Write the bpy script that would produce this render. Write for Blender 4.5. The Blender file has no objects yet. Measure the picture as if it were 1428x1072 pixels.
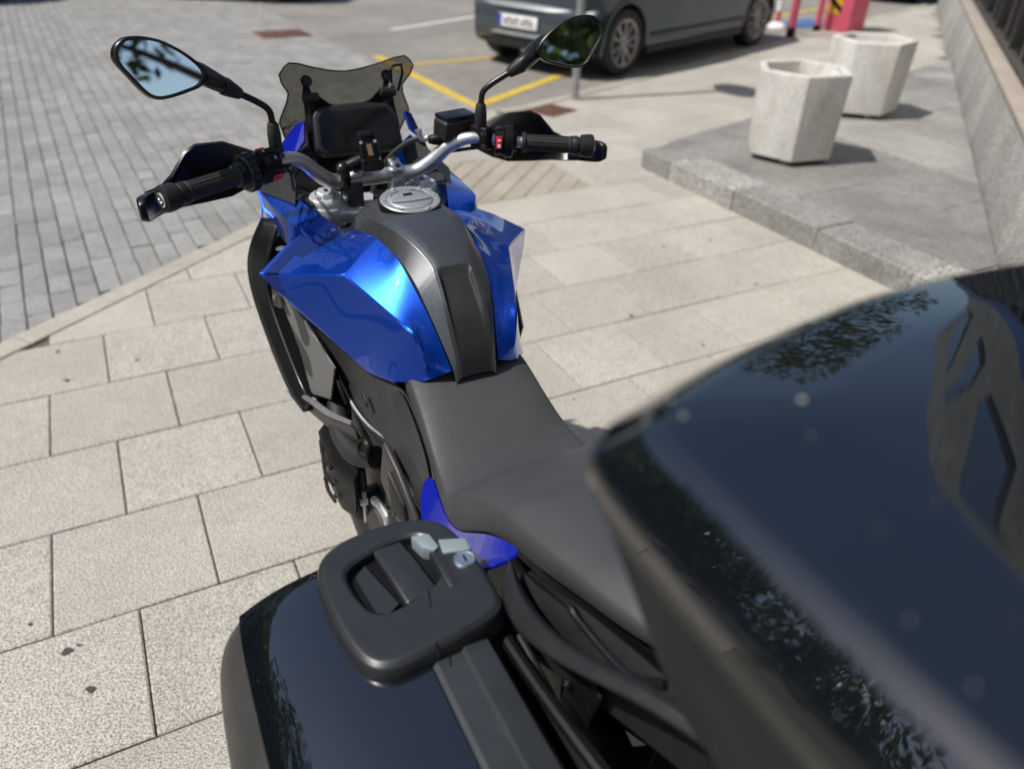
import bpy, bmesh, math, random
from mathutils import Vector, Matrix
R_ = math.radians
rnd = random.Random(7)
scene = bpy.context.scene
col = scene.collection

# ------------------------------------------------------------------ camera
CAM = Vector((0, 0, 1.5947)); PITCH = 0.573646; ROLL = 0.025934
_c, _s = math.cos(PITCH), math.sin(PITCH)
fw = Vector((0, _c, -_s)); _up = Vector((0, _s, _c)); _rt = Vector((1, 0, 0))
rt = _rt*math.cos(ROLL) + _up*math.sin(ROLL); up = _up*math.cos(ROLL) - _rt*math.sin(ROLL)
cd = bpy.data.cameras.new('camera'); cam = bpy.data.objects.new('camera', cd); col.objects.link(cam)
cam.matrix_world = Matrix(((rt.x, up.x, -fw.x, CAM.x), (rt.y, up.y, -fw.y, CAM.y), (rt.z, up.z, -fw.z, CAM.z), (0, 0, 0, 1)))
cd.sensor_fit = 'HORIZONTAL'; cd.sensor_width = 36; cd.lens = 1071.63/1428*36
cd.clip_start = 0.02; cd.clip_end = 800
cd.dof.use_dof = True; cd.dof.focus_distance = 1.28; cd.dof.aperture_fstop = 2.7; cd.dof.aperture_blades = 0
scene.camera = cam
# ------------------------------------------------------------------ sky and sun
SUN_EL = R_(56); SUN_AZ = math.atan2(-.326, -.945)         # direction towards the sun
w = bpy.data.worlds.new('World'); scene.world = w; w.use_nodes = True
nt = w.node_tree; nt.nodes.clear()
sky = nt.nodes.new('ShaderNodeTexSky'); sky.sky_type = 'NISHITA'; sky.sun_disc = False
sky.sun_elevation = SUN_EL; sky.sun_rotation = math.pi/2 - SUN_AZ; sky.air_density = 1.0; sky.dust_density = 1.0
bg = nt.nodes.new('ShaderNodeBackground'); bg.inputs[1].default_value = 0.12
wo = nt.nodes.new('ShaderNodeOutputWorld'); nt.links.new(sky.outputs[0], bg.inputs[0]); nt.links.new(bg.outputs[0], wo.inputs[0])
sd = bpy.data.lights.new('sun', 'SUN'); sd.energy = 5.0; sd.angle = R_(.53); sd.color = (1, .95, .87)
sun = bpy.data.objects.new('sun', sd); col.objects.link(sun)
sv = Vector((math.cos(SUN_AZ)*math.cos(SUN_EL), math.sin(SUN_AZ)*math.cos(SUN_EL), math.sin(SUN_EL)))
sun.rotation_euler = sv.to_track_quat('Z', 'Y').to_euler(); sun.location = sv*30
vs = scene.view_settings; vs.view_transform = 'Standard'; vs.look = 'None'; vs.exposure = 0.0; vs.gamma = 1
vs.use_curve_mapping = False

# ------------------------------------------------------------------ helpers
def tag(o, label=None, cat=None, group=None, kind=None):
    if label: o['label'] = label
    if cat: o['category'] = cat
    if group: o['group'] = group
    if kind: o['kind'] = kind
    return o
def empty(name, loc=(0, 0, 0), rz=0, label=None, cat=None, group=None):
    o = bpy.data.objects.new(name, None); col.objects.link(o); o.location = loc; o.rotation_euler = (0, 0, rz)
    o.empty_display_size = .1
    return tag(o, label, cat, group)
def finish(name, me, mat, parent=None, smooth=35):
    if smooth is not None:
        for p in me.polygons: p.use_smooth = True
        if smooth < 180: me.set_sharp_from_angle(angle=R_(smooth))
    for m in (mat if isinstance(mat, (list, tuple)) else [mat]): me.materials.append(m)
    o = bpy.data.objects.new(name, me); col.objects.link(o)
    if parent: o.parent = parent
    return o
def raw(name, v, f, mat, parent=None, smooth=35, bevel=0, seg=2, sub=0, crease=None, solid=0, off=-1, angle=20, vcrease=None, sharp=None, bevmod=0):
    """mesh from verts and faces; bevel = rounded edges, sub = subdivision of a cage with creased edges, solid = shell"""
    bm = bmesh.new(); cl = bm.edges.layers.float.new('crease_edge') if crease else None; vl = bm.verts.layers.float.new('crease_vert') if vcrease else None
    vv = [bm.verts.new(p) for p in v]
    for q in f:
        try: bm.faces.new([vv[i] for i in q])
        except ValueError: pass
    bmesh.ops.recalc_face_normals(bm, faces=bm.faces) if not solid else None
    if crease:
        for (a, b), c in crease.items():
            e = bm.edges.get((vv[a], vv[b]))
            if e:
                e[cl] = c
                if sharp and c >= sharp: e.smooth = False
    if vcrease:
        for a, c in vcrease.items(): vv[a][vl] = c
    if bevel:
        es = [e for e in bm.edges if len(e.link_faces) == 2 and e.calc_face_angle(0) > R_(angle)]
        bmesh.ops.bevel(bm, geom=es, offset=bevel, segments=seg, profile=.5, affect='EDGES', clamp_overlap=True)
    me = bpy.data.meshes.new(name); bm.to_mesh(me); bm.free()
    o = finish(name, me, mat, parent, smooth if not sub else 180 if smooth == 35 else smooth)
    if sub:
        m = o.modifiers.new('sub', 'SUBSURF'); m.levels = m.render_levels = sub
    if bevmod:
        m = o.modifiers.new('soft', 'BEVEL'); m.width = bevmod; m.segments = 2; m.limit_method = 'ANGLE'; m.angle_limit = R_(14); m.harden_normals = True
    if solid:
        m = o.modifiers.new('shell', 'SOLIDIFY'); m.thickness = solid; m.offset = off
        m.use_even_offset = False
        m = o.modifiers.new('rim', 'EDGE_SPLIT'); m.split_angle = R_(50)
    return o
def V(*a): return Vector(a)
def boxdata(c, s, rot=None):
    c = Vector(c); h = Vector(s)/2; P = []
    for x in (-1, 1):
        for y in (-1, 1):
            for z in (-1, 1):
                p = Vector((x*h.x, y*h.y, z*h.z))
                if rot is not None: p = rot @ p
                P.append(tuple(c+p))
    return P, [(0, 1, 3, 2), (4, 6, 7, 5), (0, 4, 5, 1), (2, 3, 7, 6), (0, 2, 6, 4), (1, 5, 7, 3)]
def box(name, c, s, mat, parent=None, rot=None, bevel=.004, seg=2, **k):
    P, F = boxdata(c, s, rot); return raw(name, P, F, mat, parent, bevel=bevel, seg=seg, **k)
def boxes(name, specs, mat, parent=None, bevel=0, **k):
    P, F = [], []
    for sp in specs:
        p, f = boxdata(*sp); n = len(P); P += p; F += [tuple(i+n for i in q) for q in f]
    return raw(name, P, F, mat, parent, bevel=bevel, **k)
def rotx(a): return Matrix.Rotation(a, 3, 'X')
def roty(a): return Matrix.Rotation(a, 3, 'Y')
def rotz(a): return Matrix.Rotation(a, 3, 'Z')
def catmull(pts, n=8):
    pts = [Vector(p) for p in pts]
    if len(pts) < 3: return pts
    out = []
    P = [2*pts[0]-pts[1]] + pts + [2*pts[-1]-pts[-2]]
    for i in range(1, len(P)-2):
        for k in range(n):
            t = k/n; a, b, c, d = P[i-1], P[i], P[i+1], P[i+2]
            out.append(.5*((2*b) + (c-a)*t + (2*a-5*b+4*c-d)*t*t + (3*b-a-3*c+d)*t**3))
    out.append(pts[-1]); return out
def lerp_list(r, s):
    """value of list r at parameter s in 0..1"""
    if not isinstance(r, (list, tuple)): return r
    k = s*(len(r)-1); i = min(int(k), len(r)-2); return r[i]+(r[i+1]-r[i])*(k-i)
def tubedata(path, rad, seg=12, n=6, smooth=True, flat=1.0, closed=False):
    P = catmull(path, n) if smooth else [Vector(p) for p in path]
    v, f = [], []; T0 = None; N = None
    for i, p in enumerate(P):
        t = (P[min(i+1, len(P)-1)]-P[max(i-1, 0)]).normalized()
        if N is None:
            N = t.cross(Vector((0, 0, 1)));
            if N.length < .05: N = t.cross(Vector((1, 0, 0)))
            N.normalize()
        else:
            N = (N - t*N.dot(t)).normalized()
        B = t.cross(N); r = lerp_list(rad, i/(len(P)-1))
        for k in range(seg):
            a = 2*math.pi*k/seg; v.append(tuple(p + N*math.cos(a)*r + B*math.sin(a)*r*flat))
    for i in range(len(P)-1):
        for k in range(seg):
            a = i*seg+k; b = i*seg+(k+1) % seg; f.append((a, b, b+seg, a+seg))
    f.append(tuple(range(seg))[::-1]); f.append(tuple(range((len(P)-1)*seg, len(P)*seg)))
    return v, f
def tube(name, path, rad, mat, parent=None, seg=12, n=6, smooth=True, flat=1.0, **k):
    v, f = tubedata(path, rad, seg, n, smooth, flat); return raw(name, v, f, mat, parent, **k)
def lathedata(prof, o, d, seg=24, start=None):
    """prof: (along, radius) from origin o in direction d"""
    o = Vector(o); d = Vector(d).normalized(); N = d.cross(Vector((0, 0, 1)))
    if N.length < .1: N = d.cross(Vector((1, 0, 0)))
    N.normalize(); B = d.cross(N); v, f = [], []
    for (h, r) in prof:
        for k in range(seg):
            a = 2*math.pi*k/seg; v.append(tuple(o+d*h+(N*math.cos(a)+B*math.sin(a))*max(r, 1e-4)))
    for i in range(len(prof)-1):
        for k in range(seg):
            a = i*seg+k; b = i*seg+(k+1) % seg; f.append((a, b, b+seg, a+seg))
    f.append(tuple(range(seg))[::-1]); f.append(tuple(range((len(prof)-1)*seg, len(prof)*seg)))
    return v, f
def lathe(name, prof, o, d, mat, parent=None, seg=24, **k):
    v, f = lathedata(prof, o, d, seg); return raw(name, v, f, mat, parent, **k)
def merge(parts):
    P, F = [], []
    for v, f in parts:
        n = len(P); P += list(v); F += [tuple(i+n for i in q) for q in f]
    return P, F
def prism(name, poly, nrm, th, mat, parent=None, bevel=.003, seg=2, **k):
    """3-D polygon extruded by th along nrm"""
    n = Vector(nrm).normalized()*th; m = len(poly)
    v = [tuple(p) for p in poly] + [tuple(Vector(p)+n) for p in poly]
    f = [tuple(range(m))[::-1], tuple(range(m, 2*m))] + [(i, (i+1) % m, (i+1) % m+m, i+m) for i in range(m)]
    return raw(name, v, f, mat, parent, bevel=bevel, seg=seg, **k)
def ringloft(name, rings, mat, parent=None, closed=True, caps=True, rows=None, cols=None, **k):
    """rings of equal length; rows / cols: crease along a ring / along point index"""
    n = len(rings[0]); v = [tuple(p) for r in rings for p in r]; f = []; cr = {}
    for i in range(len(rings)-1):
        for j in range(n if closed else n-1):
            a = i*n+j; b = i*n+(j+1) % n; f.append((a, b, b+n, a+n))
        for j, c in (cols or {}).items(): cr[(i*n+j, i*n+n+j)] = c
    for i, c in (rows or {}).items():
        i %= len(rings)
        for j in range(n if closed else n-1): cr[(i*n+j, i*n+(j+1) % n)] = c
    if caps and closed: f.append(tuple(range(n))[::-1]); f.append(tuple(range((len(rings)-1)*n, len(rings)*n)))
    return raw(name, v, f, mat, parent, crease=cr, **k)
def mir(P): return [(p[0], -p[1], p[2]) for p in P]
def my(p): return (p[0], -p[1], p[2])
def SY(p, s): return (p[0], p[1]*s, p[2])
def SN(p, s): return (p[0], p[1]*(1 if s > 0 else -.72), p[2])

# ------------------------------------------------------------------ materials
def nodes(name):
    m = bpy.data.materials.new(name); m.use_nodes = True; t = m.node_tree
    return m, t, t.nodes['Principled BSDF']
def N(t, kind, **k):
    n = t.nodes.new(kind)
    for a, b in k.items():
        if isinstance(a, str) and hasattr(n, a): setattr(n, a, b)
    return n
def noise(t, scale, detail=3, rough=.55, coord='Object', vec=None):
    n = t.nodes.new('ShaderNodeTexNoise'); n.inputs['Scale'].default_value = scale; n.inputs['Detail'].default_value = detail
    n.inputs['Roughness'].default_value = rough
    if vec is None:
        tc = t.nodes.new('ShaderNodeTexCoord'); vec = tc.outputs[coord]
    t.links.new(vec, n.inputs['Vector']); return n
def ramp(t, fac, stops):
    r = t.nodes.new('ShaderNodeValToRGB'); e = r.color_ramp.elements
    while len(e) < len(stops): e.new(.5)
    for q, (p, c) in zip(e, stops): q.position = p; q.color = (*c, 1) if len(c) == 3 else c
    t.links.new(fac, r.inputs[0]); return r
def bump(t, h, strength, dist, bsdf):
    b = t.nodes.new('ShaderNodeBump'); b.inputs['Strength'].default_value = strength; b.inputs['Distance'].default_value = dist
    t.links.new(h, b.inputs['Height']); t.links.new(b.outputs[0], bsdf.inputs['Normal']); return b
def simple(name, c, rough=.5, metal=0, coat=0, coatr=.03, var=.12, vs_=14, grain=0, gscale=900, rvar=.12, dust=0, spec=.5):
    """plain painted / moulded surface: colour with slight mottling, uneven roughness, optional grain and dust"""
    m, t, b = nodes(name)
    n = noise(t, vs_, 5, .6)
    lo = tuple(x*(1-var) for x in c); hi = tuple(min(1, x*(1+var)) for x in c)
    r = ramp(t, n.outputs[0], [(.3, lo), (.7, hi)])
    cin = r.outputs[0]
    if dust:
        n3 = noise(t, 55, 6, .7); r3 = ramp(t, n3.outputs[0], [(.5, (0, 0, 0)), (.8, (dust, dust, dust))])
        mx = t.nodes.new('ShaderNodeMix'); mx.data_type = 'RGBA'; t.links.new(r3.outputs[0], mx.inputs[0])
        t.links.new(cin, mx.inputs[6]); mx.inputs[7].default_value = (.35, .32, .27, 1); cin = mx.outputs[2]
    t.links.new(cin, b.inputs['Base Color'])
    n2 = noise(t, vs_*3, 6, .65)
    mr = t.nodes.new('ShaderNodeMapRange'); mr.inputs[1].default_value = .3; mr.inputs[2].default_value = .7
    mr.inputs[3].default_value = max(.0, rough*(1-rvar)); mr.inputs[4].default_value = min(1, rough*(1+rvar))
    t.links.new(n2.outputs[0], mr.inputs[0]); t.links.new(mr.outputs[0], b.inputs['Roughness'])
    b.inputs['Metallic'].default_value = metal; b.inputs['Specular IOR Level'].default_value = spec
    if coat: b.inputs['Coat Weight'].default_value = coat; b.inputs['Coat Roughness'].default_value = coatr
    if grain:
        g = noise(t, gscale, 2, .5); bump(t, g.outputs[0], grain*.35, .0007, b)
    return m
M = {}
M['blue'] = simple('blue_metallic_paint', (.0015, .068, .55), .34, .78, 1, .02, .06, 9)
# fine flake in the blue
t = M['blue'].node_tree; g = noise(t, 2600, 1, .5); bump(t, g.outputs[0], .05, .0005, t.nodes['Principled BSDF'])
M['blue_plain'] = simple('blue_moulded', (.004, .012, .30), .25, .1, .8, .04, .06, 9)
M['grey_metal'] = simple('dark_grey_metallic_paint', (.135, .138, .145), .40, .85, .25, .25, .06, 20, .10, 2500)
M['plastic'] = simple('matte_black_plastic', (.013, .013, .014), .52, 0, 0, 0, .2, 25, .18, 1500, dust=.015, spec=.35)
M['plastic_dark'] = simple('deep_black_plastic', (.005, .005, .0055), .45, 0, 0, 0, .2, 25, .1, 1500, spec=.22)
M['plastic_grey'] = simple('dark_grey_plastic', (.036, .035, .034), .46, .1, 0, 0, .12, 18, .15, 1600, dust=.02, spec=.45)
M['void'] = simple('gap_shade_black', (.003, .003, .003), .7, spec=.08)  # near-black colour paints in the shade inside the shroud gap
M['satin'] = simple('satin_black', (.007, .007, .008), .30, 0, .15, .2, .15, 22, .05, spec=.35)
M['gloss'] = simple('gloss_black_lacquer', (.004, .005, .007), .10, 0, 1, .012, .15, 8, 0, rvar=.5, spec=0)
M['gloss'].node_tree.nodes['Principled BSDF'].inputs['Coat IOR'].default_value = 2.05
M['rubber'] = simple('black_rubber', (.014, .014, .015), .62, 0, 0, 0, .2, 40, .3, 700)
M['alu'] = simple('brushed_aluminium', (.70, .71, .72), .36, 1, 0, 0, .08, 30, .08, 1800)
M['bar'] = simple('anodised_silver_bar', (.56, .57, .59), .46, 1, 0, 0, .06, 40, .06, 1800)
M['cap_metal'] = simple('satin_cap_metal', (.40, .41, .42), .42, .6, 0, 0, .06, 30, .08, 1800)
M['alu_matte'] = simple('cast_aluminium', (.66, .67, .68), .45, .55, 0, 0, .06, 30, .08, 1800)
M['steel'] = simple('dark_steel', (.16, .16, .165), .38, 1, 0, 0, .15, 40)
M['engine'] = simple('engine_grey_casting', (.06, .06, .062), .45, .5, 0, 0, .2, 40, .2, 600)
M['silencer'] = simple('heat_tinted_silencer', (.36, .27, .21), .32, 1, 0, 0, .2, 8)
M['red'] = simple('red_switch_plastic', (.55, .012, .035), .35, 0, .3, .1, .08)
M['white_print'] = simple('white_print', (.75, .75, .75), .5)
M['brown_chip'] = simple('brown_contact_plate', (.22, .13, .07), .45, .2)
M['lightgrey'] = simple('light_grey_latch', (.19, .235, .255), .5, 0, 0, 0, .08, 30, .1)
M['case_matte'] = simple('case_textured_shell', (.035, .034, .032), .40, 0, .2, .25, .12, 12, .12, 1200, dust=.02)
M['case_handle'] = simple('case_handle_plastic', (.018, .019, .021), .38, 0, .1, .3, .12, 16, .10, 1500)
M['case_rail'] = simple('case_rail_plastic', (.028, .031, .034), .42, 0, .1, .3, .12, 16, .12, 1500)
M['glass_black'] = simple('display_glass', (.003, .003, .004), .10, 0, .25, .03, .1, spec=.3)
m, t, b = nodes('mirror_glass'); b.inputs['Base Color'].default_value = (.86, .87, .86, 1); b.inputs['Metallic'].default_value = 1
b.inputs['Roughness'].default_value = .012; M['mirror'] = m
# seat vinyl with a fine hexagonal grain
m, t, b = nodes('seat_vinyl')
n1 = noise(t, 7, 5, .6); r1 = ramp(t, n1.outputs[0], [(.3, (.033, .035, .037)), (.7, (.047, .049, .052))]); t.links.new(r1.outputs[0], b.inputs['Base Color'])
n2 = noise(t, 5, 5, .6); mr = t.nodes.new('ShaderNodeMapRange'); mr.inputs[1].default_value = .3; mr.inputs[2].default_value = .7; mr.inputs[3].default_value = .52; mr.inputs[4].default_value = .70
t.links.new(n2.outputs[0], mr.inputs[0]); t.links.new(mr.outputs[0], b.inputs['Roughness'])
tc = t.nodes.new('ShaderNodeTexCoord'); vo = t.nodes.new('ShaderNodeTexVoronoi'); vo.inputs['Scale'].default_value = 300; vo.inputs['Randomness'].default_value = .15
t.links.new(tc.outputs['Object'], vo.inputs['Vector']); bump(t, vo.outputs[0], .35, .0008, b); M['seat'] = m
# smoked screen: tinted see-through acrylic with a glossy surface
m = bpy.data.materials.new('smoked_acrylic'); m.use_nodes = True; t = m.node_tree; t.nodes.clear()
tr = t.nodes.new('ShaderNodeBsdfTransparent'); gl = t.nodes.new('ShaderNodeBsdfGlossy'); gl.inputs['Roughness'].default_value = .06
fr = t.nodes.new('ShaderNodeFresnel'); fr.inputs[0].default_value = 1.35
tc = t.nodes.new('ShaderNodeTexCoord'); n1 = noise(t, 9, 5, .6); r1 = ramp(t, n1.outputs[0], [(.35, (.45, .445, .425)), (.7, (.55, .545, .52))])
t.links.new(r1.outputs[0], tr.inputs[0]); mx = t.nodes.new('ShaderNodeMixShader'); t.links.new(fr.outputs[0], mx.inputs[0])
t.links.new(tr.outputs[0], mx.inputs[1]); t.links.new(gl.outputs[0], mx.inputs[2])
gl.inputs[0].default_value = (.9, .9, .9, 1)
n2 = noise(t, 16, 4, .6); bp = t.nodes.new('ShaderNodeBump'); bp.inputs['Strength'].default_value = .25; bp.inputs['Distance'].default_value = .004
t.links.new(n2.outputs[0], bp.inputs['Height']); t.links.new(bp.outputs[0], gl.inputs['Normal']); t.links.new(bp.outputs[0], fr.inputs['Normal'])
ou = t.nodes.new('ShaderNodeOutputMaterial'); t.links.new(mx.outputs[0], ou.inputs[0]); M['smoke'] = m
# dotted radiator guard
m, t, b = nodes('perforated_guard'); tc = t.nodes.new('ShaderNodeTexCoord'); mp = t.nodes.new('ShaderNodeMapping'); mp.inputs['Rotation'].default_value = (0, R_(35), 0); mp.inputs['Scale'].default_value = (1, 0, 1)
t.links.new(tc.outputs['Object'], mp.inputs[0])
vo = t.nodes.new('ShaderNodeTexVoronoi'); vo.inputs['Scale'].default_value = 240; vo.inputs['Randomness'].default_value = 0
t.links.new(mp.outputs[0], vo.inputs['Vector']); r1 = ramp(t, vo.outputs[0], [(.22, (.04, .04, .04)), (.42, (.20, .20, .198))])
t.links.new(r1.outputs[0], b.inputs['Base Color']); b.inputs['Roughness'].default_value = .5; bump(t, vo.outputs[0], .6, .002, b); M['guard'] = m

# granite slab / sett / stone family: world-space speckle + per-object tint
def stone(name, dark, mid, light, speck=340, tint=.12, rough=.8, stain=.25, bmp=.35, big=2.2, mid_scale=None):
    m, t, b = nodes(name)
    ge = t.nodes.new('ShaderNodeNewGeometry'); pos = ge.outputs['Position']
    n1 = noise(t, speck, 2, .7, vec=pos); r1 = ramp(t, n1.outputs[0], [(.36, dark), (.48, mid), (.64, light)])
    oi = t.nodes.new('ShaderNodeObjectInfo'); mr = t.nodes.new('ShaderNodeMapRange'); mr.inputs[3].default_value = 1-tint; mr.inputs[4].default_value = 1+tint*.6
    t.links.new(oi.outputs['Random'], mr.inputs[0])
    n2 = noise(t, big, 6, .6, vec=pos); mr2 = t.nodes.new('ShaderNodeMapRange'); mr2.inputs[1].default_value = .25; mr2.inputs[2].default_value = .75
    mr2.inputs[3].default_value = 1-stain; mr2.inputs[4].default_value = 1.06; t.links.new(n2.outputs[0], mr2.inputs[0])
    mu = t.nodes.new('ShaderNodeMath'); mu.operation = 'MULTIPLY'; t.links.new(mr.outputs[0], mu.inputs[0]); t.links.new(mr2.outputs[0], mu.inputs[1])
    n3 = noise(t, big*9, 5, .65, vec=pos); mr3 = t.nodes.new('ShaderNodeMapRange'); mr3.inputs[1].default_value = .3; mr3.inputs[2].default_value = .75
    mr3.inputs[3].default_value = 1-stain*.6; mr3.inputs[4].default_value = 1.05; t.links.new(n3.outputs[0], mr3.inputs[0])
    mu2 = t.nodes.new('ShaderNodeMath'); mu2.operation = 'MULTIPLY'; t.links.new(mu.outputs[0], mu2.inputs[0]); t.links.new(mr3.outputs[0], mu2.inputs[1])
    vm = t.nodes.new('ShaderNodeVectorMath'); vm.operation = 'SCALE'; t.links.new(r1.outputs[0], vm.inputs[0]); t.links.new(mu2.outputs[0], vm.inputs['Scale'])
    t.links.new(vm.outputs[0], b.inputs['Base Color']); b.inputs['Roughness'].default_value = rough; b.inputs['Specular IOR Level'].default_value = .3
    bump(t, n1.outputs[0], bmp, .003, b)
    return m
M['slab'] = stone('paving_slab_granite', (.15, .138, .122), (.395, .370, .328), (.64, .605, .545), 215, .10, .85, .17)
M['joint_light'] = stone('sandy_joint', (.25, .225, .185), (.36, .33, .275), (.46, .42, .36), 200, 0, .95, .2)
M['slab_pattern'] = stone('patterned_slab_stone', (.18, .16, .13), (.40, .36, .295), (.56, .51, .43), 260, .09, .85, .25)
M['sett'] = stone('grey_sett_stone', (.17, .169, .165), (.31, .307, .298), (.42, .416, .405), 190, .14, .8, .24, .5)
M['joint'] = stone('dark_joint_mortar', (.07, .063, .055), (.15, .135, .115), (.25, .225, .19), 200, 0, .95, .3)
M['sett_joint'] = stone('sett_joint_mortar', (.07, .065, .06), (.15, .142, .13), (.24, .23, .21), 200, 0, .95, .3)
M['kerb'] = stone('kerb_granite', (.24, .22, .19), (.44, .41, .35), (.58, .55, .48), 260, .10, .85, .25)
M['granite'] = stone('grey_granite', (.13, .13, .125), (.31, .305, .29), (.50, .49, .46), 120, .20, .7, .42, .3, 2.4)
M['granite_light'] = stone('light_granite', (.16, .157, .148), (.38, .375, .35), (.60, .59, .56), 75, .10, .75, .3)
M['asphalt'] = stone('worn_concrete_asphalt', (.16, .15, .135), (.285, .268, .24), (.40, .38, .35), 130, 0, .9, .35, .4, .7)
M['concrete'] = stone('white_exposed_concrete', (.42, .41, .38), (.68, .67, .63), (.82, .81, .78), 170, .05, .85, .22, .5, 4)
t = M['concrete'].node_tree; b = t.nodes['Principled BSDF']; src = b.inputs['Base Color'].links[0].from_socket      # rain streaks and brown stains
ge = t.nodes.new('ShaderNodeNewGeometry'); mp_ = t.nodes.new('ShaderNodeMapping'); mp_.inputs['Scale'].default_value = (9, 9, 1.2); t.links.new(ge.outputs['Position'], mp_.inputs[0])
nz = noise(t, 1.0, 5, .6, vec=mp_.outputs[0]); rz_ = ramp(t, nz.outputs[0], [(.48, (0, 0, 0)), (.72, (.55, .55, .55))])
mx = t.nodes.new('ShaderNodeMix'); mx.data_type = 'RGBA'; t.links.new(rz_.outputs[0], mx.inputs[0]); t.links.new(src, mx.inputs[6]); mx.inputs[7].default_value = (.36, .30, .22, 1); t.links.new(mx.outputs[2], b.inputs['Base Color'])
M['yellow'] = stone('yellow_road_paint', (.42, .27, .03), (.66, .46, .05), (.72, .53, .10), 90, 0, .7, .25, .2, 5)
M['white_line'] = stone('white_road_paint', (.45, .44, .42), (.68, .67, .64), (.78, .77, .75), 90, 0, .7, .2, .2, 5)
M['rust'] = stone('rusty_cover_iron', (.08, .035, .025), (.17, .085, .065), (.25, .14, .11), 60, .1, .7, .3, .5, 6)
M['gum'] = simple('old_chewing_gum', (.05, .048, .046), .8)
M['galv'] = simple('galvanised_steel', (.36, .37, .38), .5, .6, 0, 0, .15, 12)

# ================================================================== ground
UA = Vector((.884576, .466396)); VA = Vector((-.466396, .884576)); GO = (-.41408, 3.63939)
def uv2w(u, v): return UA*(u+GO[0]) + VA*(v+GO[1])
def clip(poly, n, d):
    """keep n.p >= d"""
    out = []
    for i in range(len(poly)):
        a, b = poly[i], poly[(i+1) % len(poly)]; da = n.dot(a)-d; db = n.dot(b)-d
        if da >= 0: out.append(a)
        if (da >= 0) != (db >= 0): out.append(a+(b-a)*(da/(da-db)))
    return out
def area(p): return abs(sum(p[i].x*p[(i+1) % len(p)].y-p[(i+1) % len(p)].x*p[i].y for i in range(len(p))))/2
def inset(poly, g):
    c = sum(poly, Vector((0, 0)))/len(poly); n = len(poly); s = 1 if sum(poly[i].x*poly[(i+1) % n].y-poly[(i+1) % n].x*poly[i].y for i in range(n)) > 0 else -1
    for i in range(n):
        a, b = poly[i], poly[(i+1) % n]; e = (b-a)
        if e.length < 1e-6: continue
        nn = Vector((-e.y, e.x)).normalized()*s
        if i == 0: q = list(poly)
        q = clip(q, nn, nn.dot(a)+g)
        if len(q) < 3: return q
    return q
def in_view(x, y, z=0, m=.06):
    v = Vector((x, y, z))-CAM; d = v.dot(fw)
    if d < .05: return False
    px = v.dot(rt)/d*cd.lens/36; py = v.dot(up)/d*cd.lens/36
    return abs(px) < .5+m and abs(py) < .376+m
def slabmesh(poly, z0, z1, bev):
    """stone with a small chamfer round its top"""
    ins = inset(poly, bev)
    if len(ins) != len(poly):
        ins = poly; bev_ = 0
    n = len(poly); v = [(p.x, p.y, z0) for p in poly]+[(p.x, p.y, z1-bev*.7) for p in poly]+[(p.x, p.y, z1) for p in ins]
    f = [(i, (i+1) % n, (i+1) % n+n, i+n) for i in range(n)]+[(i+n, (i+1) % n+n, (i+1) % n+2*n, i+2*n) for i in range(n)]+[tuple(range(2*n, 3*n))]
    return v, f
def plain_mesh(name, v, f, mat):
    me = bpy.data.meshes.new(name); me.from_pydata(v, [], f); me.validate(); me.materials.append(mat); return me

# one sheet to the horizon
raw('ground', [(-400, -400, -.06), (400, -400, -.06), (400, 400, -.06), (-400, 400, -.06)], [(0, 1, 2, 3)], M['asphalt'], smooth=None)['kind'] = 'structure'
KN = Vector((.91, -.415)).normalized()         # kerb line normal (towards the pavement)
KO, KI = -3.0, -2.885
EN = Vector((.76, -.65)).normalized(); ED = EN.dot(Vector((1.12, 8.21)))     # pavement edge beside the parked car
CN = (KN+EN).normalized(); CDD = CN.dot(Vector((-.16, 6.42)))
BN = Vector((.92, -.39)).normalized(); BD = .79                            # building line
def pave_clip(p, g=0):
    for n, d in ((KN, KI+g), (EN, ED+.12+g), (CN, CDD+g)):
        p = clip(p, n, d)
        if len(p) < 3: return []
    return p
big = [Vector(q) for q in ((-14, -8), (14, -8), (14, 30), (-14, 30))]
pv = pave_clip(big); pv = clip(pv, -BN, -BD-1)
pavement = raw('pavement', [(p.x, p.y, -.012) for p in pv], [tuple(range(len(pv)))], M['joint'], smooth=None); tag(pavement, kind='structure')
# patterned patch of small diagonal stones
PU0, PU1, PV0, PV1 = 1.7, 3.1, .4, 1.2
PP = [uv2w(PU0, PV0), uv2w(PU1, PV0), uv2w(PU1, PV1), uv2w(PU0, PV1)]
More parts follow.
